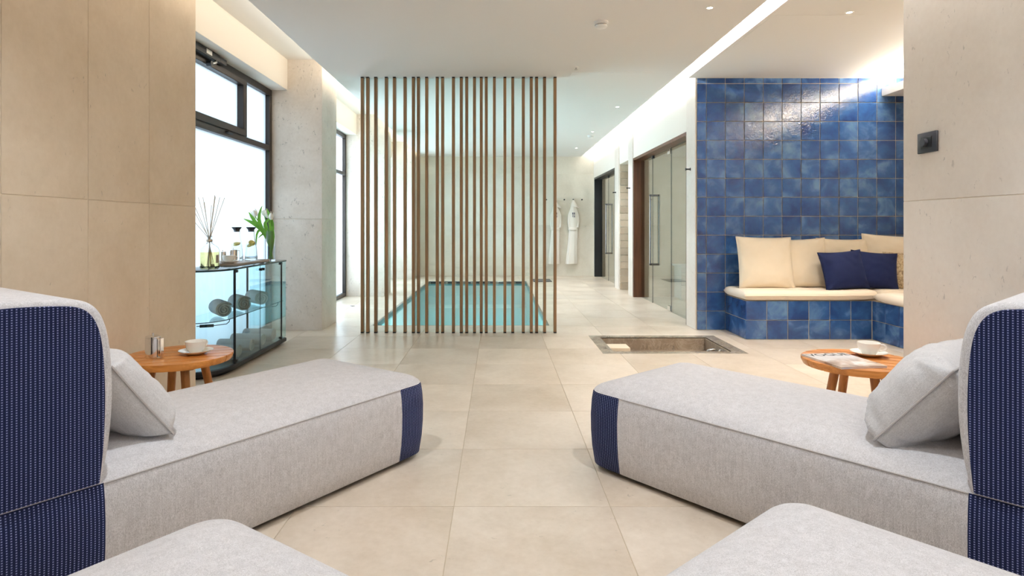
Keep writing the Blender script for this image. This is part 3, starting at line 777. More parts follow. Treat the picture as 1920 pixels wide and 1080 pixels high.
def pillow(name, label, w, h, t, loc, rot, mat, seed, pipe=None, group=None, cat='cushion', **kw):
    th = thing(name, label, cat, loc, 0, group); th.rotation_mode = 'XYZ'; th.rotation_euler = rot
    me, b = pillow_me(w, h, t, seed, **kw)
    link('cover', me, mat, th)
    b = b+[b[0], b[1]]
    tube('seam', b, 0.0035, pipe or mat, th, 6)
    return th
def chaise_pt(O, A, N, x, y): v = O+A*x+N*y; return (v.x, v.y)
# lumbar pillows on the chaises: lean against the backrests
lp = chaise_pt(OL, LA, LN, 0.235, -0.015)
pl = pillow('throw_pillow', 'grey pillow leaning on the left chaise longue backrest', 0.56, 0.31, 0.20, (lp[0], lp[1], 0.405), (0, 0, 0), M['fabric_pillow'], 3, M['piping'], wr=0.012, pinch=0.04, p=3.0, e=0.42)
pl.rotation_euler = (Matrix.Rotation(math.atan2(LA.y, LA.x)+PI/2, 4, 'Z') @ Matrix.Rotation(math.radians(-36), 4, 'X')).to_euler()
rp = chaise_pt(OR, RA, Vector((math.cos(aR), math.sin(aR))), 0.255, -0.01)
pr = pillow('throw_pillow', 'crumpled grey pillow leaning on the right chaise longue backrest', 0.58, 0.325, 0.25, (rp[0], rp[1], 0.405), (0, 0, 0), M['fabric_pillow'], 9, M['piping'], wr=0.018, pinch=0.04, p=3.0, e=0.42)
pr.rotation_euler = (Matrix.Rotation(math.atan2(RA.y, RA.x)+PI/2, 4, 'Z') @ Matrix.Rotation(math.radians(-39), 4, 'X')).to_euler()

# ------------------------------------------------------------------ round teak tables
def table(label, loc, ang, leg_ang):
    R, zt, th = 0.256, 0.425, 0.032
    t = thing('side_table', label, 'side table', (loc[0], loc[1], 0), 0, 'round slatted teak side tables')
    n = 7; pw = 2*R/n; ca, sa = math.cos(ang), math.sin(ang)
    for k in range(n):
        v0, v1 = -R+k*pw+0.0042, -R+(k+1)*pw-0.0042
        def arc(rad, v): return math.sqrt(max(1e-6, rad*rad-v*v))
        m = 12; vs = [v0+(v1-v0)*i/m for i in range(m+1)]
        poly = [(arc(R, v), v) for v in vs]+[(-arc(R, v), v) for v in reversed(vs)]
        low = [(max(arc(R, v)-0.009, 0.004), v) for v in vs]; low = low+[(-x, v) for x, v in reversed(low)]
        loops = [[(x, y, zt-th) for x, y in low], [(x, y, zt-0.012) for x, y in poly], [(x, y, zt-0.002) for x, y in poly], [(x*0.992, y, zt) for x, y in poly]]
        o = link('plank', loft_me(loops, True, True, True, 0.4), M['teak'], t); o.rotation_euler = (0, 0, ang)
    for a in (0, PI/2):
        o = box('under_rail', -0.17, 0.17, -0.03, 0.03, zt-th-0.022, zt-th-0.001, M['teak_leg'], t, 0.003); o.rotation_euler = (0, 0, leg_ang+a)
    for k in range(4):
        a = leg_ang+PI/2*k
        p0 = (0.115*math.cos(a), 0.115*math.sin(a), zt-th-0.002); p1 = (0.195*math.cos(a), 0.195*math.sin(a), 0.0)
        cyl('leg', p0, p1, 0.021, M['teak_leg'], t, 18, 0.017)
    return t
TL_ = (-1.62, 3.08); TR_ = (1.76, 2.96); ZTB = 0.425
table('round teak table by the left wall holding a steel pot and white cup', TL_, math.radians(20), math.radians(41))
table('round teak table by the right wall holding a magazine and white cup', TR_, math.radians(-24), math.radians(0))

def cup_set(name, loc, hang, labels, s=1.0, z=0.0):
    sc = thing('saucer', labels[0], 'saucer', loc)
    lathe('dish', [(0, 0.004), (0.028*s, 0.004), (0.032*s, 0.0), (0.036*s, 0.0), (0.060*s, 0.012*s), (0.082*s, 0.021*s), (0.083*s, 0.023*s), (0.060*s, 0.0155*s), (0.034*s, 0.006), (0, 0.006)], M['porcelain'], sc, seg=56)
    c = thing('tea_cup', labels[1], 'cup', (loc[0], loc[1], loc[2]+0.0062), hang)
    H_ = 0.062*s
    lathe('bowl', [(0, 0.003), (0.022*s, 0.003), (0.024*s, 0.0), (0.027*s, 0.0), (0.030*s, 0.006*s), (0.044*s, 0.024*s), (0.050*s, 0.045*s), (0.052*s, H_), (0.0505*s, H_+0.001), (0.049*s, H_-0.001),
                   (0.047*s, 0.045*s), (0.041*s, 0.025*s), (0.027*s, 0.009*s), (0, 0.007*s)], M['porcelain'], c, seg=56)
    tube('handle', chaikin([(0.047*s, 0, 0.052*s), (0.062*s, 0, 0.056*s), (0.073*s, 0, 0.050*s), (0.075*s, 0, 0.038*s), (0.066*s, 0, 0.027*s), (0.042*s, 0, 0.022*s)]), 0.0042*s, M['porcelain'], c, 10)
    return sc
cup_set('l', (-1.535, 3.085, ZTB), math.radians(70), ('white saucer on the left teak table', 'white tea cup on the saucer of left teak table'), 0.98)
cup_set('r', (1.855, 3.04, ZTB), math.radians(-25), ('white saucer on the right teak table', 'white tea cup on the saucer of right teak table'), 1.0)

# steel pot with strap handle
def steel_pot(label, loc, rz, s=1.0):
    t = thing('sugar_pot', label, 'pot', loc, rz)
    def ov(a, b, z, n=40): return [(a*math.cos(2*PI*k/n), b*math.sin(2*PI*k/n), z) for k in range(n)]
    link('body', loft_me([ov(.036*s, .030*s, 0), ov(.038*s, .032*s, .002*s), ov(.038*s, .032*s, .098*s), ov(.036*s, .030*s, .100*s)], True, True, True, 0.5), M['chrome'], t)
    link('lid', loft_me([ov(.0375*s, .0315*s, .1005*s), ov(.0375*s, .0315*s, .106*s), ov(.030*s, .025*s, .109*s)], True, True, True, 0.5), M['chrome'], t)
    lathe('knob', [(0, .124*s), (.005*s, .122*s), (.006*s, .118*s), (.003*s, .113*s), (.003*s, .108*s)], M['chrome'], t, seg=16)
    boxes('handle', [(.036*s, .060*s, -.009*s, .009*s, .096*s, .101*s), (.057*s, .062*s, -.009*s, .009*s, .004*s, .101*s), (.036*s, .060*s, -.009*s, .009*s, .002*s, .007*s)], M['chrome'], t, 0.001)
    return t
steel_pot('polished steel pot with strap handle on the left teak table', (-1.705, 3.00, ZTB), math.radians(-20))

# magazine
mg = thing('magazine', 'fashion magazine with a pale cover lying on the right teak table', 'magazine', (1.655, 2.915, ZTB), math.radians(7))
bm = bmesh.new(); bm_box(bm, -0.112, 0.112, -0.145, 0.145, 0.0, 0.0085, 0.001); link('pages', fin(bm), M['paper'], mg)
bm = bmesh.new(); bm_box(bm, -0.114, 0.114, -0.147, 0.147, 0.0087, 0.0095); bm_box(bm, -0.1165, -0.113, -0.147, 0.147, 0.0, 0.0095); link('cover', fin(bm), M['cover'], mg)
def text_me(s, size, mat, depth=0.0):
    cu = bpy.data.curves.new('t', 'FONT'); cu.body = s; cu.size = size; cu.align_x = 'CENTER'; cu.extrude = depth; cu.offset = 0.0016
    o = bpy.data.objects.new('t', cu); C.objects.link(o)
    dg = bpy.context.evaluated_depsgraph_get(); me = bpy.data.meshes.new_from_object(o.evaluated_get(dg))
    bpy.data.objects.remove(o); me.materials.clear(); me.materials.append(mat); return me
tt = link('title', text_me('VOGUE', 0.066, M['ink']), None, mg, (0.0, 0.088, 0.0099)); tt.scale = (0.97, 1.05, 1)

# ------------------------------------------------------------------ glass cabinet
cb = thing('glass_cabinet', 'low teal glass display cabinet with curved end by the window', 'cabinet', (-2.115, 4.9, 0))
def foot(d, far=5.58, n=14):
    """footprint with a rounded near-right corner; d = outset."""
    xf, xb, yc, yn = -1.95+d, -2.285-d, 4.50, 4.20-d
    P = [(xb, far+d), (xf-0.03, far+d), (xf, far+d-0.03)]
    rx, ry = xf-xb, yc-yn
    for k in range(n+1):
        a = PI/2*k/n
        P.append((xb+rx*math.cos(a)**0.75, yc-ry*math.sin(a)**0.75))
    return [(x+2.115, y-4.9) for x, y in P]
def fprism(name, d, z0, z1, mat, bev=0.0): return link(name, prism_me(foot(d), 'z', z0, z1, bev), mat, cb)
fprism('plinth', -0.03, 0.0, 0.022, M['black'])
fprism('base', 0.012, 0.022, 0.058, M['black'], 0.008)
fprism('bottom_glass', -0.004, 0.0585, 0.062, M['teal_glass'])
fprism('top_glass', 0.012, 0.752, 0.766, M['glass_edge'], 0.002)
fprism('glass_shelf', -0.012, 0.392, 0.398, M['teal_glass'])
pts = foot(-0.012); rim = [(x, y, 0.395) for x, y in pts[2:]]
tube('shelf_edge', rim, 0.0032, M['glass_edge'], cb, 6)
# panes
def vpane(name, a, b, mat, par=cb):
    a, b = Vector(a), Vector(b); t = (b-a).normalized(); nn = Vector((-t.y, t.x))*0.003
    q = [a+nn, b+nn, b-nn, a-nn]
    return link(name, prism_me([tuple(v) for v in q], 'z', 0.063, 0.751), mat, par)
xf = -1.95+2.115; y = lambda v: v-4.9
dl = vpane('glass_door', (xf, y(4.505)), (xf, y(4.972)), M['teal_glass']); vpane('glass_door', (xf, y(4.98)), (xf, y(5.455)), M['teal_glass'])
vpane('end_pane', (xf, y(5.575)), (-2.28+2.115, y(5.575)), M['teal_glass']); vpane('side_pane', (xf, y(5.47)), (xf, y(5.57)), M['teal_glass'])
bw = foot(-0.002)[3:]
n = len(bw); ins = foot(-0.008)[3:]
link('bowed_pane', prism_me(bw+list(reversed(ins)), 'z', 0.063, 0.751), M['teal_glass'], cb)
for (px_, py_, r) in ((xf, y(4.495), 0.009), (xf, y(5.462), 0.008), (-2.27+2.115, y(5.50), 0.009)):
    cyl('post', (px_, py_, 0.058), (px_, py_, 0.752), r, M['black'], cb, 12)
cyl('door_edge', (xf+.001, y(4.976), 0.065), (xf+.001, y(4.976), 0.75), 0.0025, M['glass_edge'], cb, 8)
for yy in (4.952, 5.0):
    k_ = cyl('door_knob', (xf+.004, y(yy), 0.722), (xf+.026, y(yy), 0.722), 0.011, M['black'], cb, 14)
for yy in (4.515, 5.44):
    for z in (0.066, 0.730): box('door_hinge', xf-.012, xf+.012, y(yy)-.015, y(yy)+.02, z, z+.02, M['black'], cb, 0.003)
for yy, s in ((4.46, -1), (5.44, -1)):
    tube('shelf_bracket', [(xf-.02, y(yy), 0.392), (xf-.02, y(yy)-.01, 0.375), (xf-.03, y(yy)-.03, 0.362), (xf-.09, y(yy)-.09, 0.36), (xf-.20, y(yy)-.13, 0.36)], 0.003, M['glass_edge'], cb, 8)
cyl('bracket_clip', (xf-.095, y(4.37), 0.36), (xf-.18, y(4.335), 0.36), 0.011, M['glass_edge'], cb, 12)

# rolled towels
def towel_me(r, L_, seed):
    """spiral roll along +x"""
    random.seed(seed); turns = 3.4; n = 84; th = r/(turns+0.3)*0.92; prof = []
    out, inn = [], []
    for i in range(n+1):
        a = turns*2*PI*i/n; rr = 0.006+(r-0.006)*i/n
        out.append((rr*math.cos(a), rr*math.sin(a)*0.93)); ri = max(0.001, rr-th*0.8); inn.append((ri*math.cos(a), ri*math.sin(a)*0.93))
    poly = out+list(reversed(inn)); m = len(out); V, F = [], []
    xs_ = [0, 0.004, L_*0.25, L_*0.5, L_*0.75, L_-0.004, L_]
    for k, x in enumerate(xs_):
        e = 0.985 if k in (0, 6) else 1.0
        for i, (p, q) in enumerate(poly):
            w = 1+0.02*mnoise.noise(Vector((x*9, p*20, q*20+seed)))
            off = 0.006*mnoise.noise(Vector((p*30, q*30, seed))) if k in (0, 1) else 0
            V.append((x+off, p*e*w, q*e*w+r*0.93))
    t = len(poly)
    for k in range(len(xs_)-1):
        for i in range(t):
            j = (i+1) % t; F.append((k*t+i, k*t+j, (k+1)*t+j, (k+1)*t+i))
    for i in range(m-1):
        F.append((i, i+1, t-2-i, t-1-i)); b = (len(xs_)-1)*t; F.append((b+i+1, b+i, b+t-1-i, b+t-2-i))
    me = pyd(V, F, True); bm = bmesh.new(); bm.from_mesh(me); bmesh.ops.recalc_face_normals(bm, faces=bm.faces); bm.to_mesh(me); bm.free()
    me.set_sharp_from_angle(angle=0.8); return me
sh = towel_me(0.067, 0.22, 5)
sh.materials.append(M['towel'])
for k, (x, yy, lb) in enumerate(((-1.99, 4.46, 'rolled grey towel on cabinet glass shelf, nearest the bowed end'), (-1.985, 4.80, 'rolled grey towel on the cabinet glass shelf, middle one'), (-1.985, 5.16, 'rolled grey towel on cabinet glass shelf, nearest the pillar'))):
    o = link('rolled_towel', sh, None); o.location = (x-0.02, yy, 0.3985); o.rotation_euler = (0, 0, math.radians(128+k*3)); setp(o, lb, 'towel', 'rolled towels on the glass shelf')
bt = towel_me(0.056, 0.27, 8); bt.materials.append(M['towel'])
for k, (yy, dx, lb) in enumerate(((4.66, 0.0, 'rolled grey towel at cabinet bottom, first from the bowed end'), (4.90, 0.0, 'rolled grey towel at cabinet bottom, second from bowed end'), (5.14, 0, 'rolled grey towel at cabinet bottom, third from bowed end'), (5.38, 0, 'rolled grey towel at cabinet bottom, nearest the pillar'))):
    o = link('rolled_towel', bt, None); o.location = (-1.985+dx, yy, 0.0625); o.rotation_euler = (0, 0, math.radians(180-2*k)); setp(o, lb, 'towel', 'rolled towels in the cabinet bottom')

# reed diffuser
ZC = 0.7662
rd = thing('reed_diffuser', 'square shouldered glass reed diffuser with yellow oil on the cabinet', 'diffuser', (-2.195, 4.62, ZC))
def rr4(a, r, z, n=6):
    P = []
    for cx, cy, s in ((1, 1, 0), (-1, 1, 1), (-1, -1, 2), (1, -1, 3)):
        for k in range(n): t = s*PI/2+PI/2*k/(n-1); P.append((cx*(a-r)+r*math.cos(t), cy*(a-r)+r*math.sin(t), z))
    return P
a = 0.058
link('bottle', loft_me([rr4(a-.004, .02, 0), rr4(a, .022, .004), rr4(a, .022, .125), rr4(a-.006, .026, .148), rr4(.034, .0339, .168), rr4(.020, .0199, .178), rr4(.017, .0169, .20), rr4(.017, .0169, .232), rr4(.0145, .0144, .232), rr4(.0145, .0144, .20), rr4(.0175, .0174, .176), rr4(.031, .0309, .165), rr4(a-.0095, .023, .146), rr4(a-.0035, .019, .124), rr4(a-.0035, .019, .0055)], True, True, True, 0.8), M['clear'], rd)
link('oil', loft_me([rr4(a-.006, .016, .006), rr4(a-.0045, .018, .010), rr4(a-.0045, .018, .112)], True, True, True, 0.8), M['oil'], rd)
lathe('neck_collar', [(.018, .190), (.0215, .192), (.0215, .206), (.018, .208)], M['reed'], rd, seg=24)
lathe('neck_lip', [(.016, .228), (.021, .229), (.021, .237), (.016, .238)], M['clear'], rd, seg=24)
box('paper_label', a+.0005, a+.0012, -.022, .026, .03, .09, M['tray'], rd)
for k, (dx, dy, h) in enumerate(((-.17, .02, .50), (-.145, .0, .535), (-.10, .03, .53), (-.055, .01, .53), (.0, .03, .47), (.035, .02, .535), (.05, -.02, .545), (.065, .03, .53), (.115, .0, .525), (-.19, -.02, .44), (-.02, -.04, .49))):
    tube('reed', [(-dx*.17, -dy*.5, .012), (dx*.06, dy*.2, .225), (dx, dy, h)], 0.0023, M['reed'], rd, 6)

# tray and what stands on it
tr = thing('serving_tray', 'flat pale tray on the glass cabinet under the carafes', 'tray', (-2.14, 5.03, ZC), 0)
bm = bmesh.new(); bm_box(bm, -.12, .12, -.34, .34, 0, .014, .004, 2); link('board', fin(bm, True, .6), M['tray'], tr)
boxes('rim', [(-.12, .12, -.34, -.332, .0142, .018), (-.12, .12, .332, .34, .0142, .018), (.112, .12, -.33, .33, .0142, .018), (-.12, -.112, -.33, .33, .0142, .018)], M['tray'], tr)
ZTR = ZC+0.0142
cup_set('c', (-2.13, 4.80, ZTR), math.radians(40), ('white saucer on the cabinet tray', 'white tea cup on the cabinet tray beside steel pots'), 0.9)
steel_pot('larger polished steel pot on the cabinet tray', (-2.17, 4.97, ZTR), math.radians(60), 0.95)
steel_pot('smaller polished steel pot on cabinet tray, nearest the diffuser', (-2.205, 4.86, ZTR), math.radians(100), 0.85)
def carafe(label, loc, lem, rz):
    t = thing('water_carafe', label, 'carafe', loc, rz)
    ou = [(0, 0), (.048, 0), (.052, .004), (.052, .02), (.046, .10), (.038, .16), (.030, .20), (.026, .235), (.027, .262)]
    inn = [(.0255, .262), (.0245, .235), (.0285, .20), (.0365, .16), (.0445, .10), (.050, .02), (.047, .006), (0, .006)]
    lathe('bottle', ou+inn, M['clear'], t)
    lathe('water', [(0, .0068), (.0462, .0068), (.049, .02), (.0438, .10), (.0375, .148), (0, .148)], M['clearwater'], t)
    lathe('lid', [(.022, .246), (.0245, .262), (.040, .282), (.041, .286), (.038, .287), (.0, .284), (0, .246), (.022, .246)], M['black'], t)
    for k, (x, yy, z, ax, ay) in enumerate(lem):
        s = lathe('lemon_slice', [(0, -.004), (.025, -.004), (.028, -.002), (.028, .002), (.025, .004), (0, .004)], M['lemon'], t, (x, yy, z), 24); s.rotation_euler = (ax, ay, 0)
carafe('water carafe with a flat lemon slice, farther from the tulips', (-2.225, 5.17, ZTR), [(0.002, 0, .150, .25, .05), (0.0, .0, .138, .3, -.1)], 0)
carafe('water carafe with tilted lemon slices, beside the tulips', (-2.125, 5.225, ZTR), [(.006, .0, .150, .9, .5), (-.008, -.006, .132, .4, -.5)], 0.4)

# tulips in a vase
vz = thing('tulip_vase', 'glass cylinder vase of white tulips at cabinet end by the pillar', 'vase', (-2.03, 5.42, ZC))
lathe('glass_cylinder', [(0, 0), (.040, 0), (.040, .27), (.038, .27), (.038, .012), (0, .012)], M['clear'], vz)
lathe('water', [(0, .0125), (.0375, .0125), (.0375, .13), (0, .13)], M['clearwater'], vz)
heads = [(-.155, .0, .375), (-.12, -.04, .415), (-.035, .03, .40), (.02, -.04, .385), (-.075, .05, .42)]
for k, (hx, hy, hz) in enumerate(heads):
    p = [(.018*math.cos(k*2.1), .018*math.sin(k*2.1), .015), (-.02*math.cos(k*1.7)*.3, .01, .14), (hx*.35, hy*.4, .27), (hx*.9, hy, hz-.045), (hx, hy, hz-.015)]
    tube('stem', p, .0038, M['leaf'], vz, 8)
    fl = link('bloom', lathe_me([(0, -.02), (.012, -.018), (.021, -.004), (.023, .012), (.018, .028), (.008, .038), (0, .036)], 12), M['petal'], vz, (hx, hy, hz)); fl.rotation_euler = (random.uniform(-.5, .5), hx*3, 0)
    for m in range(3):
        a0 = m*2.1+k
        V = []
        for i in range(6):
            f = i/5; r_ = .012+.016*math.sin(f*PI*.75); w = .020*math.sin(PI*(f*.85+.08))
            for s in (-1, 0, 1):
                aa = a0+s*w/r_*.55; rr = r_+.004*(1-abs(s))
                V.append((rr*math.cos(aa), rr*math.sin(aa), -.018+.062*f))
        F = [(i*3+s, i*3+s+1, i*3+s+4, i*3+s+3) for i in range(5) for s in range(2)]
        pt = link('petal', pyd(V, F, True), M['petal'], fl)
def leaf(p, w):
    V, F = [], []; P = [Vector(q) for q in p]; N = len(P)
    for i, q in enumerate(P):
        t = (P[min(i+1, N-1)]-P[max(i-1, 0)]).normalized(); s = t.cross(Vector((0.2, -1, 0.1))).normalized()
        f = i/(N-1); ww = w*(math.sin(PI*min(1, f*.92+.06))**.8)
        V += [q-s*ww, q+Vector((0, .006, 0))*math.sin(PI*f), q+s*ww]
    for i in range(N-1):
        for s in range(2): F.append((i*3+s, i*3+s+1, i*3+s+4, i*3+s+3))
    me = pyd(V, F, True); o = link('leaf', me, M['leaf'], vz); md = o.modifiers.new('sub', 'SUBSURF'); md.levels = 1; md.render_levels = 1
    return o
leaf([(0, 0, .10), (-.03, 0, .22), (-.09, -.01, .30), (-.16, -.02, .345), (-.235, -.02, .375)], .022)
leaf([(0, .01, .12), (-.05, .0, .25), (-.11, -.03, .32), (-.16, -.03, .40), (-.185, -.03, .435)], .017)
leaf([(-.01, 0, .12), (-.05, -.02, .26), (-.09, -.04, .33), (-.085, -.05, .42), (-.055, -.05, .49)], .018)
leaf([(.01, 0, .12), (.0, -.02, .25), (-.05, -.03, .31), (-.02, -.05, .36), (.04, -.05, .40)], .018)
leaf([(.01, 0, .12), (.02, -.02, .25), (.03, -.03, .33), (.0, -.05, .42), (-.015, -.05, .465)], .018)
leaf([(0, 0, .14), (-.03, -.01, .26), (-.085, -.03, .29), (-.115, -.04, .24), (-.11, -.04, .14)], .015)
leaf([(0, 0, .02), (.012, -.02, .12), (.03, -.03, .22), (.02, -.03, .30), (.0, -.04, .34)], .022)
leaf([(0, 0, .16), (-.03, .0, .25), (-.07, -.02, .24), (-.10, -.03, .20)], .012)

# ------------------------------------------------------------------ tiled bench in the nook
bs = setp(boxes('bench_base', [(2.3555, 4.245, 5.7655, 6.288, 0, 0.367), (3.5505, 4.245, 3.2, 5.7655, 0, 0.367)], M['grout']), 'corner bench clad in blue glazed tiles', 'bench')
bw_ = (3.545-2.35)/6
for r_ in range(2):
    z = 0.1835*(r_+.5)
    for k in range(6): blue_tile(bs, bw_-2*TG, .1835-2*TG, (2.35+bw_*(k+.5), 5.769, z))
    for k in range(3): blue_tile(bs, .176-2*TG, .1835-2*TG, (2.359, 5.76+.176*(k+.5), z), -PI/2)
    for k in range(12): blue_tile(bs, .196-2*TG, .1835-2*TG, (3.554, 5.76-.196*(k+.5), z), -PI/2)
def seat_pad(name, label, x0, x1, y0, y1, z0, th, tufts, seed, lift=0.0, along='x'):
    nx, ny = 40, 16; V, F = [], []; idx = {}
    def zof(u, v, s):
        e = (max(0, 1-abs(2*u-1)**26)*max(0, 1-abs(2*v-1)**13))**.5
        q = sum(math.exp(-(((u if along == 'x' else v)-tt)/.010)**2) for tt in tufts)
        nz = mnoise.noise(Vector((u*7, v*3, seed)))*.004
        sag = lift*max(0, (u-.72)/.28)**2
        return z0+th/2+sag+(s*th/2)*e*(1-.22*q*(s > 0))+(nz if s > 0 else 0)
    for s in (1, -1):
        for i in range(nx+1):
            for j in range(ny+1):
                ed = i in (0, nx) or j in (0, ny)
                if s < 0 and ed: idx[(s, i, j)] = idx[(1, i, j)]; continue
                u = .5-.5*math.cos(PI*i/nx)*.35-.65*.5*(1-2*i/nx)*1.0; u = .5+(-.5*math.cos(PI*i/nx))*.35+(i/nx-.5)*.65
                v = .5+(-.5*math.cos(PI*j/ny))*.6+(j/ny-.5)*.4
                idx[(s, i, j)] = len(V); V.append((x0+(x1-x0)*u, y0+(y1-y0)*v, zof(u, v, s)))
        for i in range(nx):
            for j in range(ny):
                f = (idx[(s, i, j)], idx[(s, i+1, j)], idx[(s, i+1, j+1)], idx[(s, i, j+1)]); F.append(f if s > 0 else f[::-1])
    t = thing(name, label, 'cushion', ((x0+x1)/2, (y0+y1)/2, z0))
    V = [(x-(x0+x1)/2, yy-(y0+y1)/2, z-z0) for x, yy, z in V]
    link('cover', pyd(V, F, True), M['cushion'], t)
    b = [V[idx[(1, i, 0)]] for i in range(nx)]+[V[idx[(1, nx, j)]] for j in range(ny)]
    tube('seam', b, .003, M['cushion'], t, 6)
    return t
seat_pad('seat_pad', 'long ivory seat pad along the tiled bench', 2.325, 3.60, 5.73, 6.28, 0.368, 0.096, (.2, .4, .6, .8), 1, 0.012)
seat_pad('seat_pad', 'ivory seat pad in the corner of the tiled bench', 3.62, 4.24, 5.72, 6.28, 0.368, 0.100, (), 2)
seat_pad('seat_pad', 'ivory seat pad on the right arm of tiled bench, nearest the camera', 3.51, 4.24, 4.2, 5.70, 0.368, 0.094, (.3, .7), 3, along='y')
def lean(x, y_, z, w, h, t, tilt, yaw, roll, label, mat, seed, name='throw_pillow', group=None, **kw):
    p = pillow(name, label, w, h, t, (x, y_, z), (0, 0, 0), mat, seed, None, group, **kw)
    p.rotation_euler = (Matrix.Rotation(yaw, 4, 'Z') @ Matrix.Rotation(-tilt, 4, 'X') @ Matrix.Rotation(roll, 4, 'Y')).to_euler(); return p
R_ = math.radians
GC = 'cream cushions on the tiled bench'
lean(2.66, 6.00, .458, .56, .52, .17, R_(12), R_(2), R_(1), 'cream cushion at the left end of the tiled bench', M['cream'], 21, group=GC, pinch=.05)
lean(3.04, 6.06, .458, .54, .50, .16, R_(11), R_(-4), R_(-2), 'cream cushion second from left, partly behind the first', M['cream'], 22, group=GC, pinch=.06)
lean(3.50, 6.09, .458, .55, .50, .15, R_(11), R_(3), R_(1), 'cream cushion behind the two navy cushions', M['cream'], 23, group=GC, pinch=.06)
lean(3.93, 6.05, .464, .56, .53, .16, R_(10), R_(-18), R_(3), 'cream cushion in the corner right of the navy ones', M['cream'], 24, group=GC, pinch=.06)
GN = 'navy cushions on the tiled bench'
lean(3.36, 5.83, .462, .44, .385, .15, R_(16), R_(4), R_(-4), 'navy cushion in front, left one of the pair', M['navy'], 31, group=GN, pinch=.08)
lean(3.645, 5.87, .464, .42, .375, .15, R_(16), R_(-8), R_(5), 'navy cushion to the right, tucked behind the other navy one', M['navy'], 32, group=GN, pinch=.08)
lean(3.97, 5.86, .466, .40, .37, .13, R_(18), R_(-20), R_(0), 'brown patterned cushion at the right edge of the bench', M['pattern'], 33)

# ------------------------------------------------------------------ robes and hooks
def hook(name, label, loc, nx, ny, l=.05, r=.008, group=None):
    t = thing(name, label, 'hook', loc, 0, group)
    cyl('peg', (0, 0, 0), (nx*l, ny*l, 0), r, M['black'], t, 12)
    cyl('peg_head', (nx*l, ny*l, 0), (nx*(l+.008), ny*(l+.008), 0), r*1.7, M['black'], t, 14)
    cyl('rosette', (0, 0, 0), (nx*.005, ny*.005, 0), r*2.0, M['black'], t, 14)
ZH = 1.645
hl = ['leftmost black robe hook on the back wall, behind the slats', 'black robe hook holding the robe behind the last slat', 'empty black robe hook between the two robes', 'black robe hook holding the right robe', 'empty black robe hook right of both robes']
for k, x in enumerate((1.04, 1.235, 1.425, 1.615, 1.805)): hook('robe_hook', hl[k], (x, 13.099, ZH), 0, -1, group='black robe hooks on the back wall')
hook('wall_hook', 'black hook on the stone pier beside the blue tiles', (2.045, 6.46, 1.68), -1, 0, .045)
hook('wall_hook', 'black hook on the stone pier left of wooden door frame', (2.045, 9.42, 1.665), -1, 0, .045)
hook('wall_hook', 'black hook on the stone pier right of far glass door', (2.045, 10.55, 1.66), -1, 0, .045)
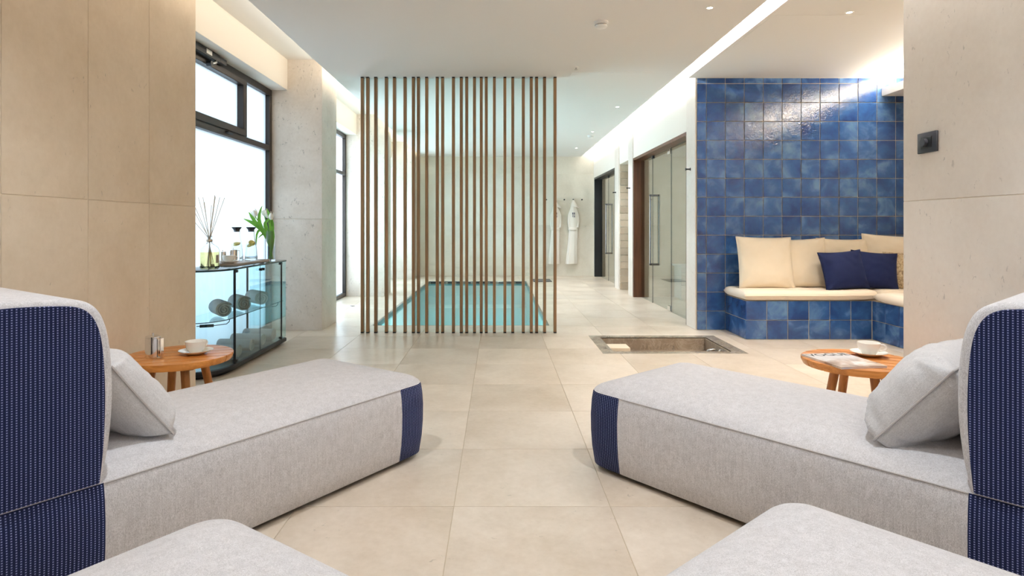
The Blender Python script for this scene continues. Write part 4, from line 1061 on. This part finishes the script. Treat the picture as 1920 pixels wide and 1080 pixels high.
def robe(label, loc, mir, mono):
    t = thing('bathrobe', label, 'bathrobe', loc)
    n = 48
    def sec(z, cx, hw, dp, fold, ph):
        P = []
        for k in range(n):
            a = 2*PI*k/n
            f = 1+fold*math.sin(a*7+ph+z*3)+fold*.6*math.sin(a*11+1.3*ph)
            P.append((mir*(cx+hw*math.cos(a)*f), dp*math.sin(a)*f-dp, z))
        return P
    S_ = [(-1.385, -.215, .122, .052, .06), (-1.375, -.215, .123, .053, .06), (-1.15, -.155, .108, .050, .07), (-.95, -.10, .098, .047, .07), (-.75, -.055, .088, .044, .06), (-.64, -.03, .082, .042, .03), (-.60, -.015, .083, .045, .02),
          (-.52, -.005, .095, .055, .03), (-.42, .0, .100, .060, .03), (-.32, .0, .094, .058, .03), (-.22, .0, .072, .050, .03), (-.14, -.005, .05, .04, .02), (-.07, -.01, .03, .03, .01), (-.005, -.005, .010, .012, 0)]
    S_ = [(z, cx*.2, hw, dp, fo) for z, cx, hw, dp, fo in S_]
    link('robe_body', loft_me([sec(z, cx, hw, dp, fo, 1.1) for z, cx, hw, dp, fo in S_], True, True, True, 1.2), M['robe'], t)
    hd = [(-.165, .03, .085, .062), (-.15, .035, .088, .062), (-.10, .022, .06, .052), (-.05, .006, .03, .035), (.004, -.004, .008, .012)]
    link('hood', loft_me([[(p[0], p[1]+.004, p[2]+(.035*(-p[0]*mir+.03)/.1 if z < -.09 else 0)) for p in sec(z, cx, hw, dp, .0, 0)] for z, cx, hw, dp in hd], True, True, True, 1.2), M['robe'], t)
    for s in (-1, 1):
        tube('sleeve', [(s*.05, -.055, -.22), (s*.088, -.06, -.34), (s*.10, -.055, -.48), (s*.088, -.05, -.60)], .03, M['robe'], t, 12, [.028, .034, .036, .034], .8)
    link('belt', loft_me([sec(z, -.012, hw, dp, .0, 0) for z, hw, dp in ((-.665, .090, .050), (-.655, .096, .054), (-.61, .096, .054), (-.60, .090, .050))], True, True, True, .9), M['robe'], t)
    tube('belt_end', [(mir*.06, -.105, -.63), (mir*.075, -.11, -.72), (mir*.072, -.105, -.84)], .012, M['robe'], t, 8, None, .4)
    if mono:
        m = [(-.030, -.022, -.330, -.290), (-.018, -.011, -.330, -.290), (-.030, -.008, -.294, -.286), (.004, .011, -.330, -.290), (.018, .026, -.330, -.290), (.002, .028, -.294, -.286),
             (-.028, -.022, -.382, -.345), (-.012, -.006, -.382, -.345), (-.030, -.004, -.349, -.343), (.006, .013, -.382, -.345), (.020, .027, -.382, -.345), (.004, .028, -.386, -.379), (-.03, .028, -.318, -.313)]
        boxes('monogram', [(a-.004, b-.004, -.1225, -.1195, c, d) for a, b, c, d in m], M['ink_blue'], t)
    return t
robe('white hooded bathrobe hanging fully in view right of the slats', (1.615, 13.075, ZH+.005), 1, True)
robe('white hooded bathrobe hanging half behind the last slat', (1.235, 13.075, ZH+.005), 1, True)

# ------------------------------------------------------------------ dimmer on the right wall
dm = thing('wall_dimmer', 'black rotary dimmer plate on the right stone wall', 'switch', (2.0995, 2.962, 1.483))
box('plate', -.011, 0, -.066, .066, -.05, .05, M['blackplastic'], dm, .003, 2)
box('insert', -.0135, -.0111, -.036, .036, -.026, .026, M['black'], dm, .001)
boxes('frame_line', [(-.0118, -.0111, -.039, .039, .0265, .029), (-.0118, -.0111, -.039, .039, -.029, -.0265), (-.0118, -.0111, .0365, .039, -.0265, .0265)], M['ink'], dm)
cyl('knob', (-.013, 0.006, 0), (-.028, .006, 0), .021, M['blackplastic'], dm, 28, .019)
